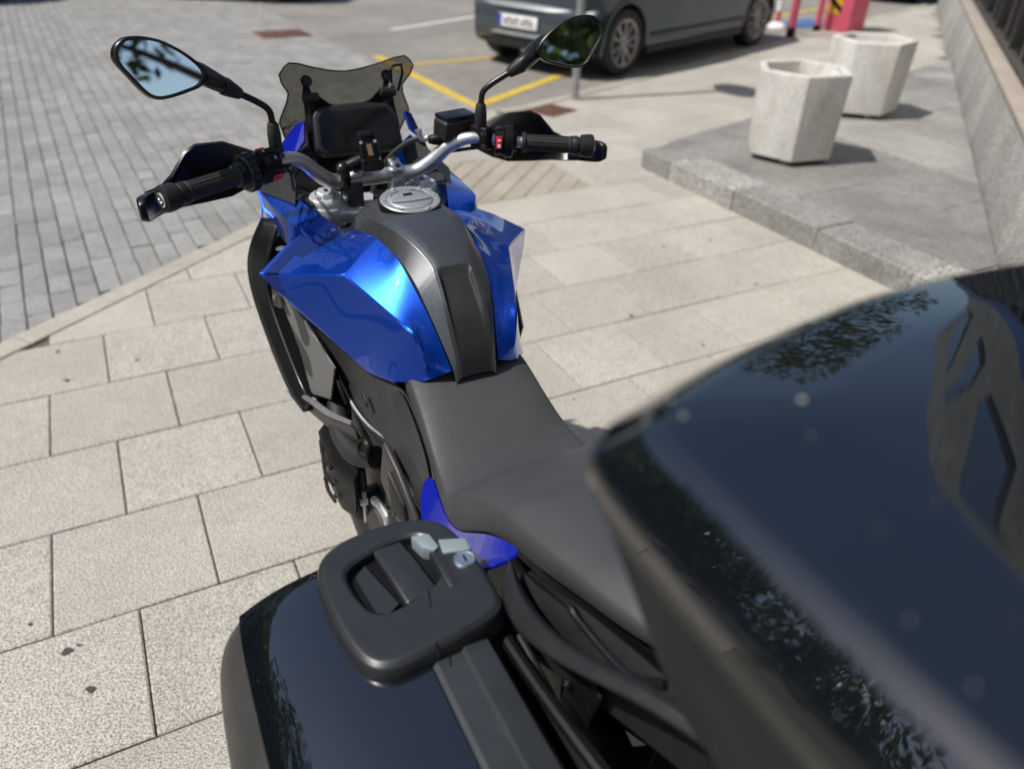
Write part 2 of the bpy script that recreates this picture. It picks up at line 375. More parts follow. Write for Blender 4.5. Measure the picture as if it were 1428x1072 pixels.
# platform footprint
PA = Vector((.85, 5.26)); FE = Vector((.71, .704)).normalized()
def in_platform(p, m=0):
    return (p-PA).dot(UA) > m and (p-PA).dot(Vector((FE.y, -FE.x))) > m
cand = []
full_me = None
hs = .2-.0022
sq = [Vector((-hs, -hs)), Vector((hs, -hs)), Vector((hs, hs)), Vector((-hs, hs))]
fv, ff = slabmesh(sq, -.03, 0, .004); full_me = plain_mesh('paving_slab', fv, ff, M['slab'])
for k in range(-40, 18):
    for j in range(-16, 36):
        cu, cv = j*.4+.2+(k % 2)*.2, -(k+.5)*.4
        c = uv2w(cu, cv)
        if c.y < -.5 or c.y > 16 or BN.dot(c) > BD+.1: continue
        if in_platform(c, .3): continue
        if not in_view(c.x, c.y, 0, .25): continue
        poly = [uv2w(cu+a.x, cv+a.y) for a in sq]
        pieces = [poly]
        if PV0 < cv < PV1 and cu+.2 > PU0 and cu-.2 < PU1:      # cut where the patterned patch begins
            pieces = [clip(poly, -UA, -UA.dot(PP[0])+.003), clip(poly, UA, UA.dot(PP[1])+.003)]
        for pc_ in pieces:
            if len(pc_) < 3: continue
            cl = pave_clip(pc_, .004)
            if len(cl) < 3 or area(cl) < .004: continue
            whole = len(pieces) == 1 and area(cl) > .999*area(poly)
            cand.append((c.length, c, cl, whole))
cand.sort(key=lambda a: a[0])
# stones of the patterned patch replace the slabs there
def cw(a, b, p): return (b.x-a.x)*(p.y-a.y)-(b.y-a.y)*(p.x-a.x)
def inside(poly, p): s = [cw(poly[i], poly[(i+1) % len(poly)], p) for i in range(len(poly))]; return all(x > 0 for x in s) or all(x < 0 for x in s)
rest_v, rest_f = [], []
cnt = 0
srot = Matrix(((UA.x, VA.x), (UA.y, VA.y)))
ang_u = math.atan2(UA.y, UA.x)
ns = 0
for d, c, cl, whole in cand:
    dz = rnd.uniform(-.0012, .0012)
    if ns < 225 and in_view(c.x, c.y, 0, .03):
        ns += 1
        if whole:
            o = bpy.data.objects.new('paving_slab', full_me); o.location = (c.x, c.y, dz); o.rotation_euler = (0, 0, ang_u)
        else:
            v, f = slabmesh([p-c for p in cl], -.03, 0, .004); o = bpy.data.objects.new('paving_slab', plain_mesh('cut_slab', v, f, M['slab'])); o.location = (c.x, c.y, dz)
        col.objects.link(o); o.parent = pavement
    else:
        v, f = slabmesh(cl, -.03, dz, .004); n = len(rest_v); rest_v += v; rest_f += [tuple(i+n for i in q) for q in f]
o = bpy.data.objects.new('far_slabs', plain_mesh('far_slabs', rest_v, rest_f, M['slab'])); col.objects.link(o); o.parent = pavement; o['kind'] = 'stuff'
raw('patch_bed', [(*p, -.006) for p in PP], [(0, 1, 2, 3)], M['joint_light'], pavement, smooth=None)
a45 = ang_u+R_(45)
ca, sa = Vector((math.cos(a45), math.sin(a45))), Vector((-math.sin(a45), math.cos(a45)))
pc = sum(PP, Vector((0, 0)))/4
for i in range(-9, 10):
    for j in range(-5, 6):
        off = (i % 2)*.12
        c = pc+ca*(j*.24+off)+sa*(i*.12)
        poly = [c+ca*a+sa*b for a, b in ((-.117, -.057), (.117, -.057), (.117, .057), (-.117, .057))]
        for q in range(4):
            e = PP[(q+1) % 4]-PP[q]; nn = Vector((-e.y, e.x)).normalized(); nn = nn if nn.dot(pc-PP[q]) > 0 else -nn
            poly = clip(poly, nn, nn.dot(PP[q])+.004)
            if len(poly) < 3: break
        if len(poly) < 3 or area(poly) < .002: continue
        v, f = slabmesh([p-c for p in poly], -.03, 0, .004)
        o = bpy.data.objects.new('patterned_slab', plain_mesh('patterned_slab', v, f, M['slab_pattern'])); o.location = (c.x, c.y, rnd.uniform(-.002, .002)); col.objects.link(o); o.parent = pavement
# chewing gum and spots trodden into the slabs
def gnd(px, py, z=0):
    d = fw+rt*((px-714)/1071.63)-up*((py-536)/1071.63); t_ = (z-CAM.z)/d.z; return CAM+d*t_
gum_v, gum_f = [], []
for px, py, r in [(94, 909, .011), (128, 961, .011), (110, 900, .004), (42, 871, .006), (80, 491, .008), (93, 531, .009), (191, 503, .008), (880, 441, .012), (1055, 397, .010), (980, 482, .006), (925, 345, .009), (990, 335, .009), (1028, 395, .006), (800, 557, .006)]:
    g = gnd(px, py); n = len(gum_v); m_ = 11
    for k in range(m_):
        a = 2*math.pi*k/m_; rr = r*rnd.uniform(.6, 1.25); gum_v.append((g.x+math.cos(a)*rr*1.2, g.y+math.sin(a)*rr, .0032))
    gum_f.append(tuple(range(n, n+m_)))
o = bpy.data.objects.new('gum_spots', plain_mesh('gum_spots', gum_v, gum_f, M['gum'])); col.objects.link(o); o.parent = pavement; o['kind'] = 'stuff'

# kerb strip: long stones set flush between slabs and setts
kerb = empty('kerb'); kerb['kind'] = 'structure'
KT = Vector((-KN.y, KN.x)); KT = KT if KT.y > 0 else -KT
def strip(p0, p1, n, w_, L, z, mat, name, parent, gap=.004):
    t_ = (p1-p0).normalized(); tot = (p1-p0).length; k = max(1, round(tot/L)); L = tot/k
    for i in range(k):
        a = p0+t_*(i*L+gap/2); b = p0+t_*((i+1)*L-gap/2); c = (a+b)/2
        v, f = slabmesh([q-c for q in (a, b, b+n*w_, a+n*w_)], z-.1, 0, .004)
        v = [(x, y, zz if zz > -.05 else zz) for x, y, zz in v]
        o = bpy.data.objects.new(name, plain_mesh(name, v, f, mat)); o.location = (c.x, c.y, z+rnd.uniform(-.001, .001)); col.objects.link(o); o.parent = parent
base = KN*KO; KEND = Vector((-.33, 6.47)); kend_t = KEND.dot(KT)
strip(base+KT*.6, base+KT*kend_t, KN, KI-KO, .95, .004, M['kerb'], 'kerb_stone', kerb)
ET = Vector((.65, .76)).normalized(); E0 = EN*ED
strip(E0+ET*(ET.dot(Vector((.02, 6.9)))), E0+ET*(ET.dot(Vector((.02, 6.9)))+11), EN, .115, 1.0, .004, M['kerb'], 'kerb_stone', kerb)
pa_, pb_ = base+KT*(kend_t+.004), E0+ET*(ET.dot(Vector((.02, 6.9)))-.004)
cpts = [pa_, (pa_+pb_)/2+Vector((-.07, .05)), pb_]
for i in range(2):
    a, b = cpts[i], cpts[i+1]; t_ = (b-a).normalized(); n = Vector((t_.y, -t_.x)); c = (a+b)/2
    v, f = slabmesh([q-c for q in (a, b, b+n*.115, a+n*.115)], -.1, 0, .004)
    o = bpy.data.objects.new('kerb_stone', plain_mesh('kerb_stone', v, f, M['kerb'])); o.location = (c.x, c.y, .0035); col.objects.link(o); o.parent = kerb

# road of grey setts
RA = R_(121); RT = Vector((math.cos(RA), math.sin(RA))); RN = Vector((-math.sin(RA), math.cos(RA)))   # along rows / across rows
CB0 = Vector((-.42, 6.86)); CBN = -RN if (-RN).dot(Vector((-3, 5))-CB0) > 0 else RN
road_poly = [Vector(q) for q in ((-14, -4), (4, -4), (4, 26), (-14, 26))]
road_poly = clip(clip(road_poly, -KN, -KO), CBN, CBN.dot(CB0))
road = raw('road', [(p.x, p.y, -.016) for p in road_poly], [tuple(range(len(road_poly)))], M['sett_joint'], smooth=None); tag(road, kind='structure')
var = []
for i in range(5):
    L = .1965/2; wd = .0955/2
    q = [Vector((a*L+rnd.uniform(-.004, .004), b*wd+rnd.uniform(-.002, .002))) for a, b in ((-1, -1), (1, -1), (1, 1), (-1, 1))]
    v, f = slabmesh(q, -.03, 0, .006); var.append((q, plain_mesh('sett', v, f, M['sett'])))
sl = []
o_n = RN.dot(Vector((-3.03, 4.46)))
for i in range(-70, 90):
    ph = rnd.uniform(0, .2)
    for j in range(-30, 80):
        s_ = o_n+(i+.5)*.1; c = RN*s_+RT*(2.0+j*.2+ph)
        if not in_view(c.x, c.y, 0, .03) or c.length > 15: continue
        if -KN.dot(c) < -KO-.06 or CBN.dot(c) < CBN.dot(CB0): continue
        sl.append((c.length, c))
sl.sort(key=lambda a: a[0])
rv, rf = [], []; nset = 0
for d, c in sl:
    poly = None; k = rnd.randrange(5); tilt = (rnd.uniform(-.012, .012), rnd.uniform(-.012, .012)); dz = rnd.uniform(-.004, .001)-.002
    q = [c+RT*p.x+RN*p.y for p in var[k][0]]
    cq = clip(q, -KN, -KO+.004); whole = len(cq) == 4 and area(cq) > .995*area(q)
    if len(cq) < 3 or area(cq) < .002: continue
    if nset < 300:
        nset += 1
        if whole: o = bpy.data.objects.new('sett', var[k][1]); o.rotation_euler = (tilt[0], tilt[1], RA)
        else:
            v, f = slabmesh([p-c for p in cq], -.03, 0, .005); o = bpy.data.objects.new('sett', plain_mesh('cut_sett', v, f, M['sett']))
        o.location = (c.x, c.y, dz); col.objects.link(o); o.parent = road
    else:
        v, f = slabmesh(cq, -.03, 0, .006); n = len(rv)
        rv += [(x, y, z+dz+((x-c.x)*tilt[0]+(y-c.y)*tilt[1] if z > -.02 else 0)) for x, y, z in v]; rf += [tuple(a+n for a in b) for b in f]
m = M['sett'].copy(); m.name = 'grey_sett_stone_far'; t = m.node_tree          # joined setts: tint per stone from its island
for n_ in list(t.nodes):
    if n_.type == 'OBJECT_INFO':
        ge = [x for x in t.nodes if x.type == 'NEW_GEOMETRY'][0]; l = n_.outputs['Random'].links[0]; t.links.new(ge.outputs['Random Per Island'], l.to_socket)
o = bpy.data.objects.new('far_setts', plain_mesh('far_setts', rv, rf, m)); col.objects.link(o); o.parent = road; o['kind'] = 'stuff'
for nm, src in (('slab', 'far_slabs'),):
    m = M[nm].copy(); m.name = nm+'_far'; t = m.node_tree
    for n_ in list(t.nodes):
        if n_.type == 'OBJECT_INFO':
            ge = [x for x in t.nodes if x.type == 'NEW_GEOMETRY'][0]; l = n_.outputs['Random'].links[0]; t.links.new(ge.outputs['Random Per Island'], l.to_socket)
    bpy.data.objects[src].data.materials[0] = m

# worn parking area behind with painted bay lines
pk = clip(clip([Vector(q) for q in ((-30, 4), (30, 4), (30, 60), (-30, 60))], -CBN, -CBN.dot(CB0)), -EN, -ED)
parking = raw('parking_area', [(p.x, p.y, -.008) for p in pk], [tuple(range(len(pk)))], M['asphalt'], smooth=None); tag(parking, kind='structure')
def paint(name, a, b, wd, mat, z=-.004):
    a, b = Vector(a), Vector(b); t_ = (b-a).normalized(); n = Vector((-t_.y, t_.x))*wd/2; k = max(2, int((b-a).length/.12)); v = []
    for i in range(k+1):
        p = a+(b-a)*i/k; j1, j2 = rnd.uniform(.9, 1.06), rnd.uniform(.9, 1.06); v += [(*(p+n*j1), z), (*(p-n*j2), z)]
    raw(name, v, [(2*i, 2*i+1, 2*i+3, 2*i+2) for i in range(k)], mat, parking, smooth=None)
paint('yellow_line', (-1.60, 9.10), (-.36, 6.86), .115, M['yellow'])
paint('yellow_line', (-.40, 6.84), (.62, 8.70), .11, M['yellow'], -.0035)
paint('yellow_line', (-1.2, 8.62), (.35, 9.62), .09, M['yellow'], -.003)
paint('white_line', (-1.70, 10.95), (.1, 13.45), .11, M['white_line'])
paint('yellow_line', (3.9, 13.2), (6.4, 15.8), .11, M['yellow'])
def cover(cx, cy, ang, sx, sy, name, label):
    r_ = empty(name, (cx, cy, 0), ang, label, 'manhole cover')
    box('frame', (0, 0, -.006), (sx, sy, .02), M['rust'], r_, bevel=.004)
    sp = []
    n = 6
    for i in range(n):
        for j in range(n):
            sp.append((((i+.5)/n*sx*.88-sx*.44, (j+.5)/n*sy*.88-sy*.44, .006), (sx*.1, sy*.1, .006)))
    boxes('tread_studs', sp, M['rust'], r_, bevel=0)
cover(.27, 6.80, math.atan2(.76, .65), .36, .33, 'manhole_cover', 'square rust brown cover in the pavement beside the sign post')
cover(-2.98, 10.38, R_(121), .55, .62, 'manhole_cover', 'rust brown cover set in the grey setts of the road')

# granite platform in front of the building
platform = empty('platform'); platform['kind'] = 'structure'
PH = .125
DV = -VA                                              # front edge runs towards the camera side
pl = clip(clip(clip([Vector(q) for q in ((-1, -6), (14, -6), (14, 14), (-1, 14))], UA, UA.dot(PA)), Vector((FE.y, -FE.x)), Vector((FE.y, -FE.x)).dot(PA)), -BN, -BD-.02)
raw('platform_bed', [(p.x, p.y, PH-.014) for p in inset(pl, .012)], [tuple(range(len(pl)))], M['joint'], platform, smooth=None)
ew = .27; L = .62; s0 = 0
for i in range(9):                                    # edge stones
    ln = (.30, .62, .66, .60, .64, .62, .66, .6, .6)[i]
    a = PA+DV*(s0+.003); b = PA+DV*(s0+ln-.003); s0 += ln
    poly = [a, b, b+UA*ew, a+UA*ew]
    poly = clip(poly, Vector((FE.y, -FE.x)), Vector((FE.y, -FE.x)).dot(PA))
    c = (a+b)/2; v, f = slabmesh([p-c for p in poly], -PH-.05, 0, .008)
    jit = UA*rnd.uniform(-.006, .006)
    o = bpy.data.objects.new('edge_stone', plain_mesh('edge_stone', v, f, M['granite_light'] if i % 3 == 1 else M['granite'])); o.location = (c.x+jit.x, c.y+jit.y, PH+rnd.uniform(-.003, .003)); col.objects.link(o); o.parent = platform
tv = 0; PW, PL = .62, 1.15
for i in range(8):
    for j in range(-2, 6):
        u0, u1 = ew+i*PW+.003, ew+(i+1)*PW-.003; v0 = j*PL+(i % 2)*.5; v1 = v0+PL-.006
        poly = [PA+UA*u0+DV*v0, PA+UA*u1+DV*v0, PA+UA*u1+DV*v1, PA+UA*u0+DV*v1]
        poly = clip(clip(poly, Vector((FE.y, -FE.x)), Vector((FE.y, -FE.x)).dot(PA)+.004), -BN, -BD)
        if len(poly) < 3 or area(poly) < .01: continue
        c = sum(poly, Vector((0, 0)))/len(poly)
        v, f = slabmesh([p-c for p in poly], -.05, 0, .004)
        o = bpy.data.objects.new('platform_slab', plain_mesh('platform_slab', v, f, M['granite'])); o.location = (c.x, c.y, PH+rnd.uniform(-.001, .001)-.001); col.objects.link(o); o.parent = platform

# ================================================================== motorcycle (X forward, Y left, Z up; rear axle above the origin)
BYAW = R_(117.2579)
bike = empty('motorcycle', (.23398, .57579, 0), BYAW, 'blue and black sport touring motorcycle parked upright on the pavement slabs', 'motorcycle')
AX_Z = .325
# ---- tank cover
T_ST = [  # x, zc, yr, zr, ye, ze, recess
 (1.100, 1.012, .066, 1.000, .075, .985, 0), (1.085, 1.050, .080, 1.018, .089, 1.002, 0), (1.055, 1.075, .084, 1.032, .0995, 1.009, 0), (1.0, 1.085, .082, 1.049, .0975, 1.021, 0),
 (.957, 1.087, .079, 1.060, .093, 1.032, 0), (.88, 1.084, .072, 1.072, .084, 1.045, 0), (.825, 1.077, .059, 1.070, .0768, 1.040, 0),
 (.785, 1.063, .046, 1.057, .0725, 1.027, 0), (.757, 1.047, .037, 1.042, .0685, 1.012, 0), (.747, 1.040, .0372, 1.035, .067, 1.005, .0), (.738, 1.033, .0376, 1.027, .0655, .997, .013), (.715, 1.010, .0385, 1.003, .0605, .973, .013),
 (.69, .982, .040, .975, .054, .942, .009), (.668, .938, .038, .931, .046, .907, .003), (.655, .906, .035, .900, .041, .884, 0), (.648, .872, .033, .868, .039, .86, 0)]
rings = []
for x, zc, yr, zr, ye, ze, rc in T_ST:
    h = [(x, 0, zc-rc), (x, yr*.66, zc-(zc-zr)*.30-rc), (x, yr*.82, zc-(zc-zr)*.55), (x, yr, zr), (x, ye, ze), (x, ye-.003, ze-.02), (x, ye-.014, ze-.04)]
    rings.append([my(p) for p in h[::-1]]+h[1:])
n = len(rings[0]); mid = n//2
tank = ringloft('tank_cover', rings, M['grey_metal'], bike, closed=False, cols={mid-3: 1, mid+3: 1, mid-4: 1, mid+4: 1, mid-1: .6, mid+1: .6, mid+2: .6, mid-2: .6}, rows={9: .6, 10: .7}, sub=3, sharp=.95, bevmod=.0035)
M['pad'] = simple('matte_black_pad', (.020, .020, .021), .5, 0, 0, 0, .1, 30, .2, 1500)
tank.data.materials.append(M['pad'])
for i_ in range(10, 15):
    for j_ in (mid-2, mid-1, mid, mid+1): tank.data.polygons[i_*(n-1)+j_].material_index = 1
# filler cap with ring, flap and bolts
CO = V(.957, 0, 1.0875); CN_ = V(-.10, .0, 1).normalized()
lathe('cap_seal', [(-.012, .0605), (.0008, .0605), (.0014, .059), (.0008, .0578)], CO, CN_, M['plastic_dark'], tank, 48)
cap = lathe('filler_cap', [(-.012, .058), (.0015, .058), (.003, .0565), (.003, .0465), (.0015, .0455), (.0015, .044), (.0035, .043), (.0045, .0415), (.0045, .001)], CO, CN_, M['cap_metal'], tank, 48)
e1 = V(1, 0, .1).normalized(); e2 = CN_.cross(e1).normalized()
def capp(a, b, h): return CO+e1*a+e2*b+CN_*h
for k in range(6):
    a = R_(20+60*k); lathe('cap_bolt', [(0, .0045), (.0022, .0045), (.0026, .003), (.001, .0025), (.001, .0005)], capp(.0515*math.cos(a), .0515*math.sin(a), .003), CN_, M['alu'], cap, 12)
lens = [(.018*math.sin(a)*(1 if k < 12 else .35)-.012, .040*math.cos(a)) for k, a in enumerate([math.pi*q/12 for q in range(24)])]
prism('cap_flap', [capp(a, b_, .0045) for a, b_ in lens], CN_, .003, M['cap_metal'], cap, bevel=.0008)
for sg in (1, -1):
    tube('cap_groove', [capp(.012+.022*math.cos(q), sg*.0+.034*math.sin(q)*1.0, .0047) for q in [R_(v_)*sg for v_ in (20, 40, 60, 80)]], .0008, M['plastic_dark'], cap, 6, 3)
box('key_slot', capp(.014, 0, .0055), (.007, .018, .003), M['plastic_dark'], cap, rot=Matrix((e1, e2, CN_)).transposed(), bevel=.001)
# thin flange line round the cap
# ---- blue tank side panels
def side_panel(s):
    P = dict(T=(1.03, .286, .955), F1=(1.062, .228, .986), F2=(1.08, .188, 1.001), F3=(1.062, .14, 1.009), I0=(1.05, .1, 1.009), I1=(.957, .093, 1.033), I2=(.90, .087, 1.043), I3=(.815, .0770, 1.037),
             I4=(.715, .0622, .970), I5=(.657, .044, .884), K1=(.862, .1625, 1.000), Kb=(.778, .130, .977), K2=(.694, .0975, .951), K3=(.672, .084, .894),
             L1=(.99, .262, .930), L2=(.912, .205, .872), L3=(.805, .152, .824), L4=(.722, .127, .846), L5=(.672, .088, .866), J=(.99, .19, .992),
             U1=(.985, .245, .915), U2=(.905, .188, .860), U3=(.80, .137, .815), U4=(.722, .115, .835))
    k = list(P); ix = {a: i for i, a in enumerate(k)}; v = [SY(P[a], s) for a in k]
    F = ['T K1 J F1', 'F1 J F2', 'J F3 F2', 'J K1 I2 I1', 'J I1 I0 F3', 'K1 Kb I3 I2', 'Kb K2 I4 I3', 'K2 K3 I5 I4', 'K3 L5 I5', 'T L1 K1', 'L1 L2 K1', 'K1 L2 L3 Kb', 'Kb L3 L4 K2', 'K2 L4 L5 K3', 'L1 U1 U2 L2', 'L2 U2 U3 L3', 'L3 U3 U4 L4']
    f = [tuple(ix[a] for a in q.split()) for q in F]
    if s > 0: f = [q[::-1] for q in f]
    cr = {}
    for line, c in (('T K1 Kb K2 K3', 1), ('J K1', .7), ('I2 K1', .95), ('J I1', .3), ('T L1 L2 L3 L4 L5', .95), ('I0 I1 I2 I3 I4 I5', 1), ('T F1 F2 F3 I0', .8)):
        q = line.split()
        for a, b in zip(q, q[1:]): cr[(ix[a], ix[b])] = c
    vc = {ix[a]: c for a, c in dict(T=1, K1=1, Kb=.4, K2=.8, J=.5, K3=.8, L2=.4, L3=.7, L4=.7, L5=1, I0=1, I2=.8, I3=.5, I4=.3, I5=1, F1=.8, F2=.8, F3=.6).items()}
    o = raw('tank_side_panel', v, f, M['blue'], bike, crease=cr, vcrease=vc, sub=3, smooth=180, solid=.004, off=-1, sharp=.9, bevmod=.0022)
    return o
for s in (1, -1): side_panel(s)
# inner wall of the wing and the small slotted clip near the tip
for s in (1, -1):
    raw('wing_liner', [SY(p, s) for p in [(1.03, .284, .952), (1.062, .226, .983), (1.08, .186, .998), (1.10, .19, .93), (1.07, .24, .92)]], [(0, 1, 2, 3, 4)], M['plastic_dark'], bike, solid=.003)
    box('clip', SY((1.085, .226, .977), s), (.03, .018, .006), M['alu'], bike, rot=roty(R_(10)) @ rotz(R_(40*s)), bevel=.002)
# ---- main body side panel under the tank panel
def body_panel(s):
    rows = [
     [(1.00, .235, .905), (1.04, .222, .83), (1.02, .19, .74), (.98, .15, .66)],
     [(.915, .196, .866), (.94, .195, .80), (.92, .178, .72), (.88, .15, .64)],
     [(.81, .147, .818), (.82, .170, .775), (.80, .176, .72), (.77, .15, .64)],
     [(.725, .118, .842), (.72, .150, .790), (.70, .166, .735), (.68, .15, .66)],
     [(.655, .112, .812), (.63, .140, .770), (.61, .156, .725), (.60, .145, .66)],
     [(.575, .118, .772), (.56, .135, .750), (.55, .150, .715), (.545, .14, .66)],
     [(.53, .128, .748), (.52, .138, .735), (.51, .146, .70), (.505, .138, .655)]]
    rr = [[SN(p, s) for p in r] for r in rows]
    return ringloft('body_side_panel', rr if s < 0 else rr, M['plastic_grey'], bike, closed=False, cols={1: .5, 2: .5}, sub=2, solid=.004)
for s in (1, -1): body_panel(s)
for s in (1, -1):
    # dotted knee grip strip beside the seat, lower frame plates, and slotted recess
    ringloft('knee_grip', [[SN(p, s) for p in r] for r in [
        [(.715, .1245, .846), (.715, .140, .815)], [(.65, .121, .812), (.645, .139, .785)], [(.58, .126, .779), (.572, .143, .757)], [(.535, .134, .754), (.53, .145, .738)]]], M['rubber'], bike, closed=False, sub=2, solid=.004, off=0)
    prism('frame_plate', [SN(p, s) for p in [(.665, .165, .765), (.60, .163, .745), (.525, .158, .69), (.53, .160, .655), (.60, .170, .63), (.665, .176, .685)]], (0, s, 0), .012, M['plastic_grey'], bike, bevel=.005, seg=3)
    prism('frame_plate', [SN(p, s) for p in [(.62, .172, .735), (.56, .166, .70), (.545, .166, .66), (.60, .176, .665)]], (0, s, 0), .014, M['plastic'], bike, bevel=.004)
    tube('frame_tube', [SN(p, s) for p in [(1.09, .262, .640), (1.03, .252, .662), (.975, .242, .686), (.86, .225, .718), (.765, .203, .748)]], [.004, .005, .006, .006, .004], M['bar'], bike, 8)
    ringloft('lower_cowl', [[SN(p, s) for p in r] for r in [
        [(1.09, .258, .636), (1.08, .252, .615), (1.06, .2, .58)], [(.985, .240, .681), (.974, .247, .648), (.97, .2, .60)], [(.86, .223, .714), (.853, .222, .668), (.85, .18, .62)], [(.764, .20, .745), (.756, .202, .718), (.76, .17, .66)]]], M['plastic_grey'], bike, closed=False, sub=2, solid=.006)
    lathe('frame_plug', [(0, .022), (.010, .022), (.014, .019), (.014, .014), (.010, .012), (.010, .001)], SN((.735, .185, .705), s), (-.2, s, .25), M['plastic_dark'], bike, 20)
    prism('body_slot', [SN(p, s) for p in [(.985, .190, .742), (.955, .196, .768), (.855, .194, .785), (.835, .188, .745), (.86, .184, .725)]], (0, s, 0), .006, M['plastic_dark'], bike, bevel=.001)
    tube('panel_edge', [SN(p, s) for p in [(.905, .186, .770), (.89, .184, .752), (.82, .182, .742), (.76, .174, .738), (.70, .160, .742)]], [.002, .0035, .004, .0035, .002], M['bar'], bike, 8)
    if s > 0: box('emblem_plate', SY((.770, .1735, .792), s), (.034, .004, .012), M['plastic_dark'], bike, rot=roty(R_(-28)), bevel=.002)
# ---- radiator shroud: curved outer blade, inner gap, dotted guard and coolant side tank
def shroud(s):
    out = [(1.245, .238, .988), (1.235, .276, .935), (1.275, .288, .85), (1.19, .284, .775), (1.105, .277, .715), (1.035, .268, .662), (.955, .258, .668)]
    inn = [(1.20, .200, .995), (1.17, .246, .93), (1.20, .258, .85), (1.13, .253, .79), (1.06, .247, .735), (1.00, .240, .69), (.955, .235, .69)]
    back = [(1.21, .20, .975), (1.20, .235, .92), (1.24, .245, .84), (1.16, .24, .77), (1.09, .235, .715), (1.02, .228, .665), (.96, .225, .665)]
    ringloft('shroud_blade', [[SY(a, s), SY(b, s), SY(c, s)] for a, b, c in zip(out, inn, back)], M['satin'], bike, closed=True, cols={0: 1, 1: 1, 2: 1}, rows={0: 1, -1: 1}, sub=2)
    gl_ = [(1.20, .15, .985), (1.165, .19, .93), (1.19, .20, .85), (1.12, .195, .79), (1.05, .19, .735), (.99, .185, .69), (.95, .18, .68)]
    ringloft('shroud_channel', [[SY(a, s), SY(b, s)] for a, b in zip(inn, gl_)], M['void'], bike, closed=False, sub=1, solid=.003)
    raw('radiator_guard', [SY(p, s) for p in [(1.085, .253, .910), (1.04, .250, .922), (.86, .202, .815), (.905, .207, .718), (.985, .229, .690), (1.008, .236, .785), (1.06, .248, .868)]], [(0, 1, 2, 5, 6), (2, 3, 4, 5)], M['guard'], bike, solid=.004, off=0)
    raw('shroud_gap_shade', [SY(p, s) for p in [(1.20, .19, .97), (1.22, .225, .84), (1.0, .22, .66), (.88, .18, .66), (.90, .17, .80), (1.05, .20, .92)]], [(0, 1, 2, 3, 4, 5)], M['void'], bike, solid=.004)  # dark sheet standing in for shade in the open gap
    b_ = raw('guard_bracket', [SY(p, s) for p in [(1.075, .262, .905), (1.045, .256, .90), (1.03, .254, .875), (1.055, .258, .865), (1.08, .264, .86)]], [(0, 1, 2, 3, 4)], M['plastic_grey'], bike, solid=.004, off=0)
    lathe('bracket_bolt', [(0, .005), (.003, .005), (.003, .001)], SY((1.058, .263, .888), s), (-.3, s, .2), M['alu'], b_, 12)
for s in (1, -1): shroud(s)

# ---- seat: one long step seat
S_ST = [  # x, zc, hw, ztop edge, zbot
 (.775, .845, .090, .843, .825), (.760, .868, .108, .860, .835), (.70, .884, .116, .873, .818), (.63, .852, .119, .842, .790), (.55, .808, .129, .800, .756), (.49, .797, .138, .789, .742), (.455, .800, .143, .792, .740), (.425, .822, .146, .812, .750),
 (.395, .866, .147, .851, .768), (.355, .900, .1455, .880, .803), (.31, .922, .141, .899, .840), (.25, .945, .137, .922, .873), (.17, .965, .137, .942, .898), (.08, .986, .127, .962, .930), (-.02, 1.0, .112, .978, .952), (-.06, .995, .08, .98, .96)]
rings = []
for x, zc, hw, zt, zb in S_ST:
    h = [(x, 0, zc), (x, hw*.45, zc-.001), (x, hw*.8, zt+(zc-zt)*.45), (x, hw*.96, zt-.004), (x, hw, (zt+zb)/2), (x, hw*.97, zb), (x, hw*.85, zb-.008)]
    rings.append([my(p) for p in h[::-1]]+h[1:])
n = len(rings[0])
seat = ringloft('seat', rings, M['seat'], bike, closed=False, cols={1: .6, n-2: .6, 3: .35, n-4: .35}, rows={6: .35, 8: .45}, sub=3)
ringloft('seat_pan', [[(x, -hw*.86, zb-.02), (x, hw*.86, zb-.02), (x, hw*.86, zb-.035), (x, -hw*.86, zb-.035)] for x, zc, hw, zt, zb in S_ST], M['plastic_dark'], bike)
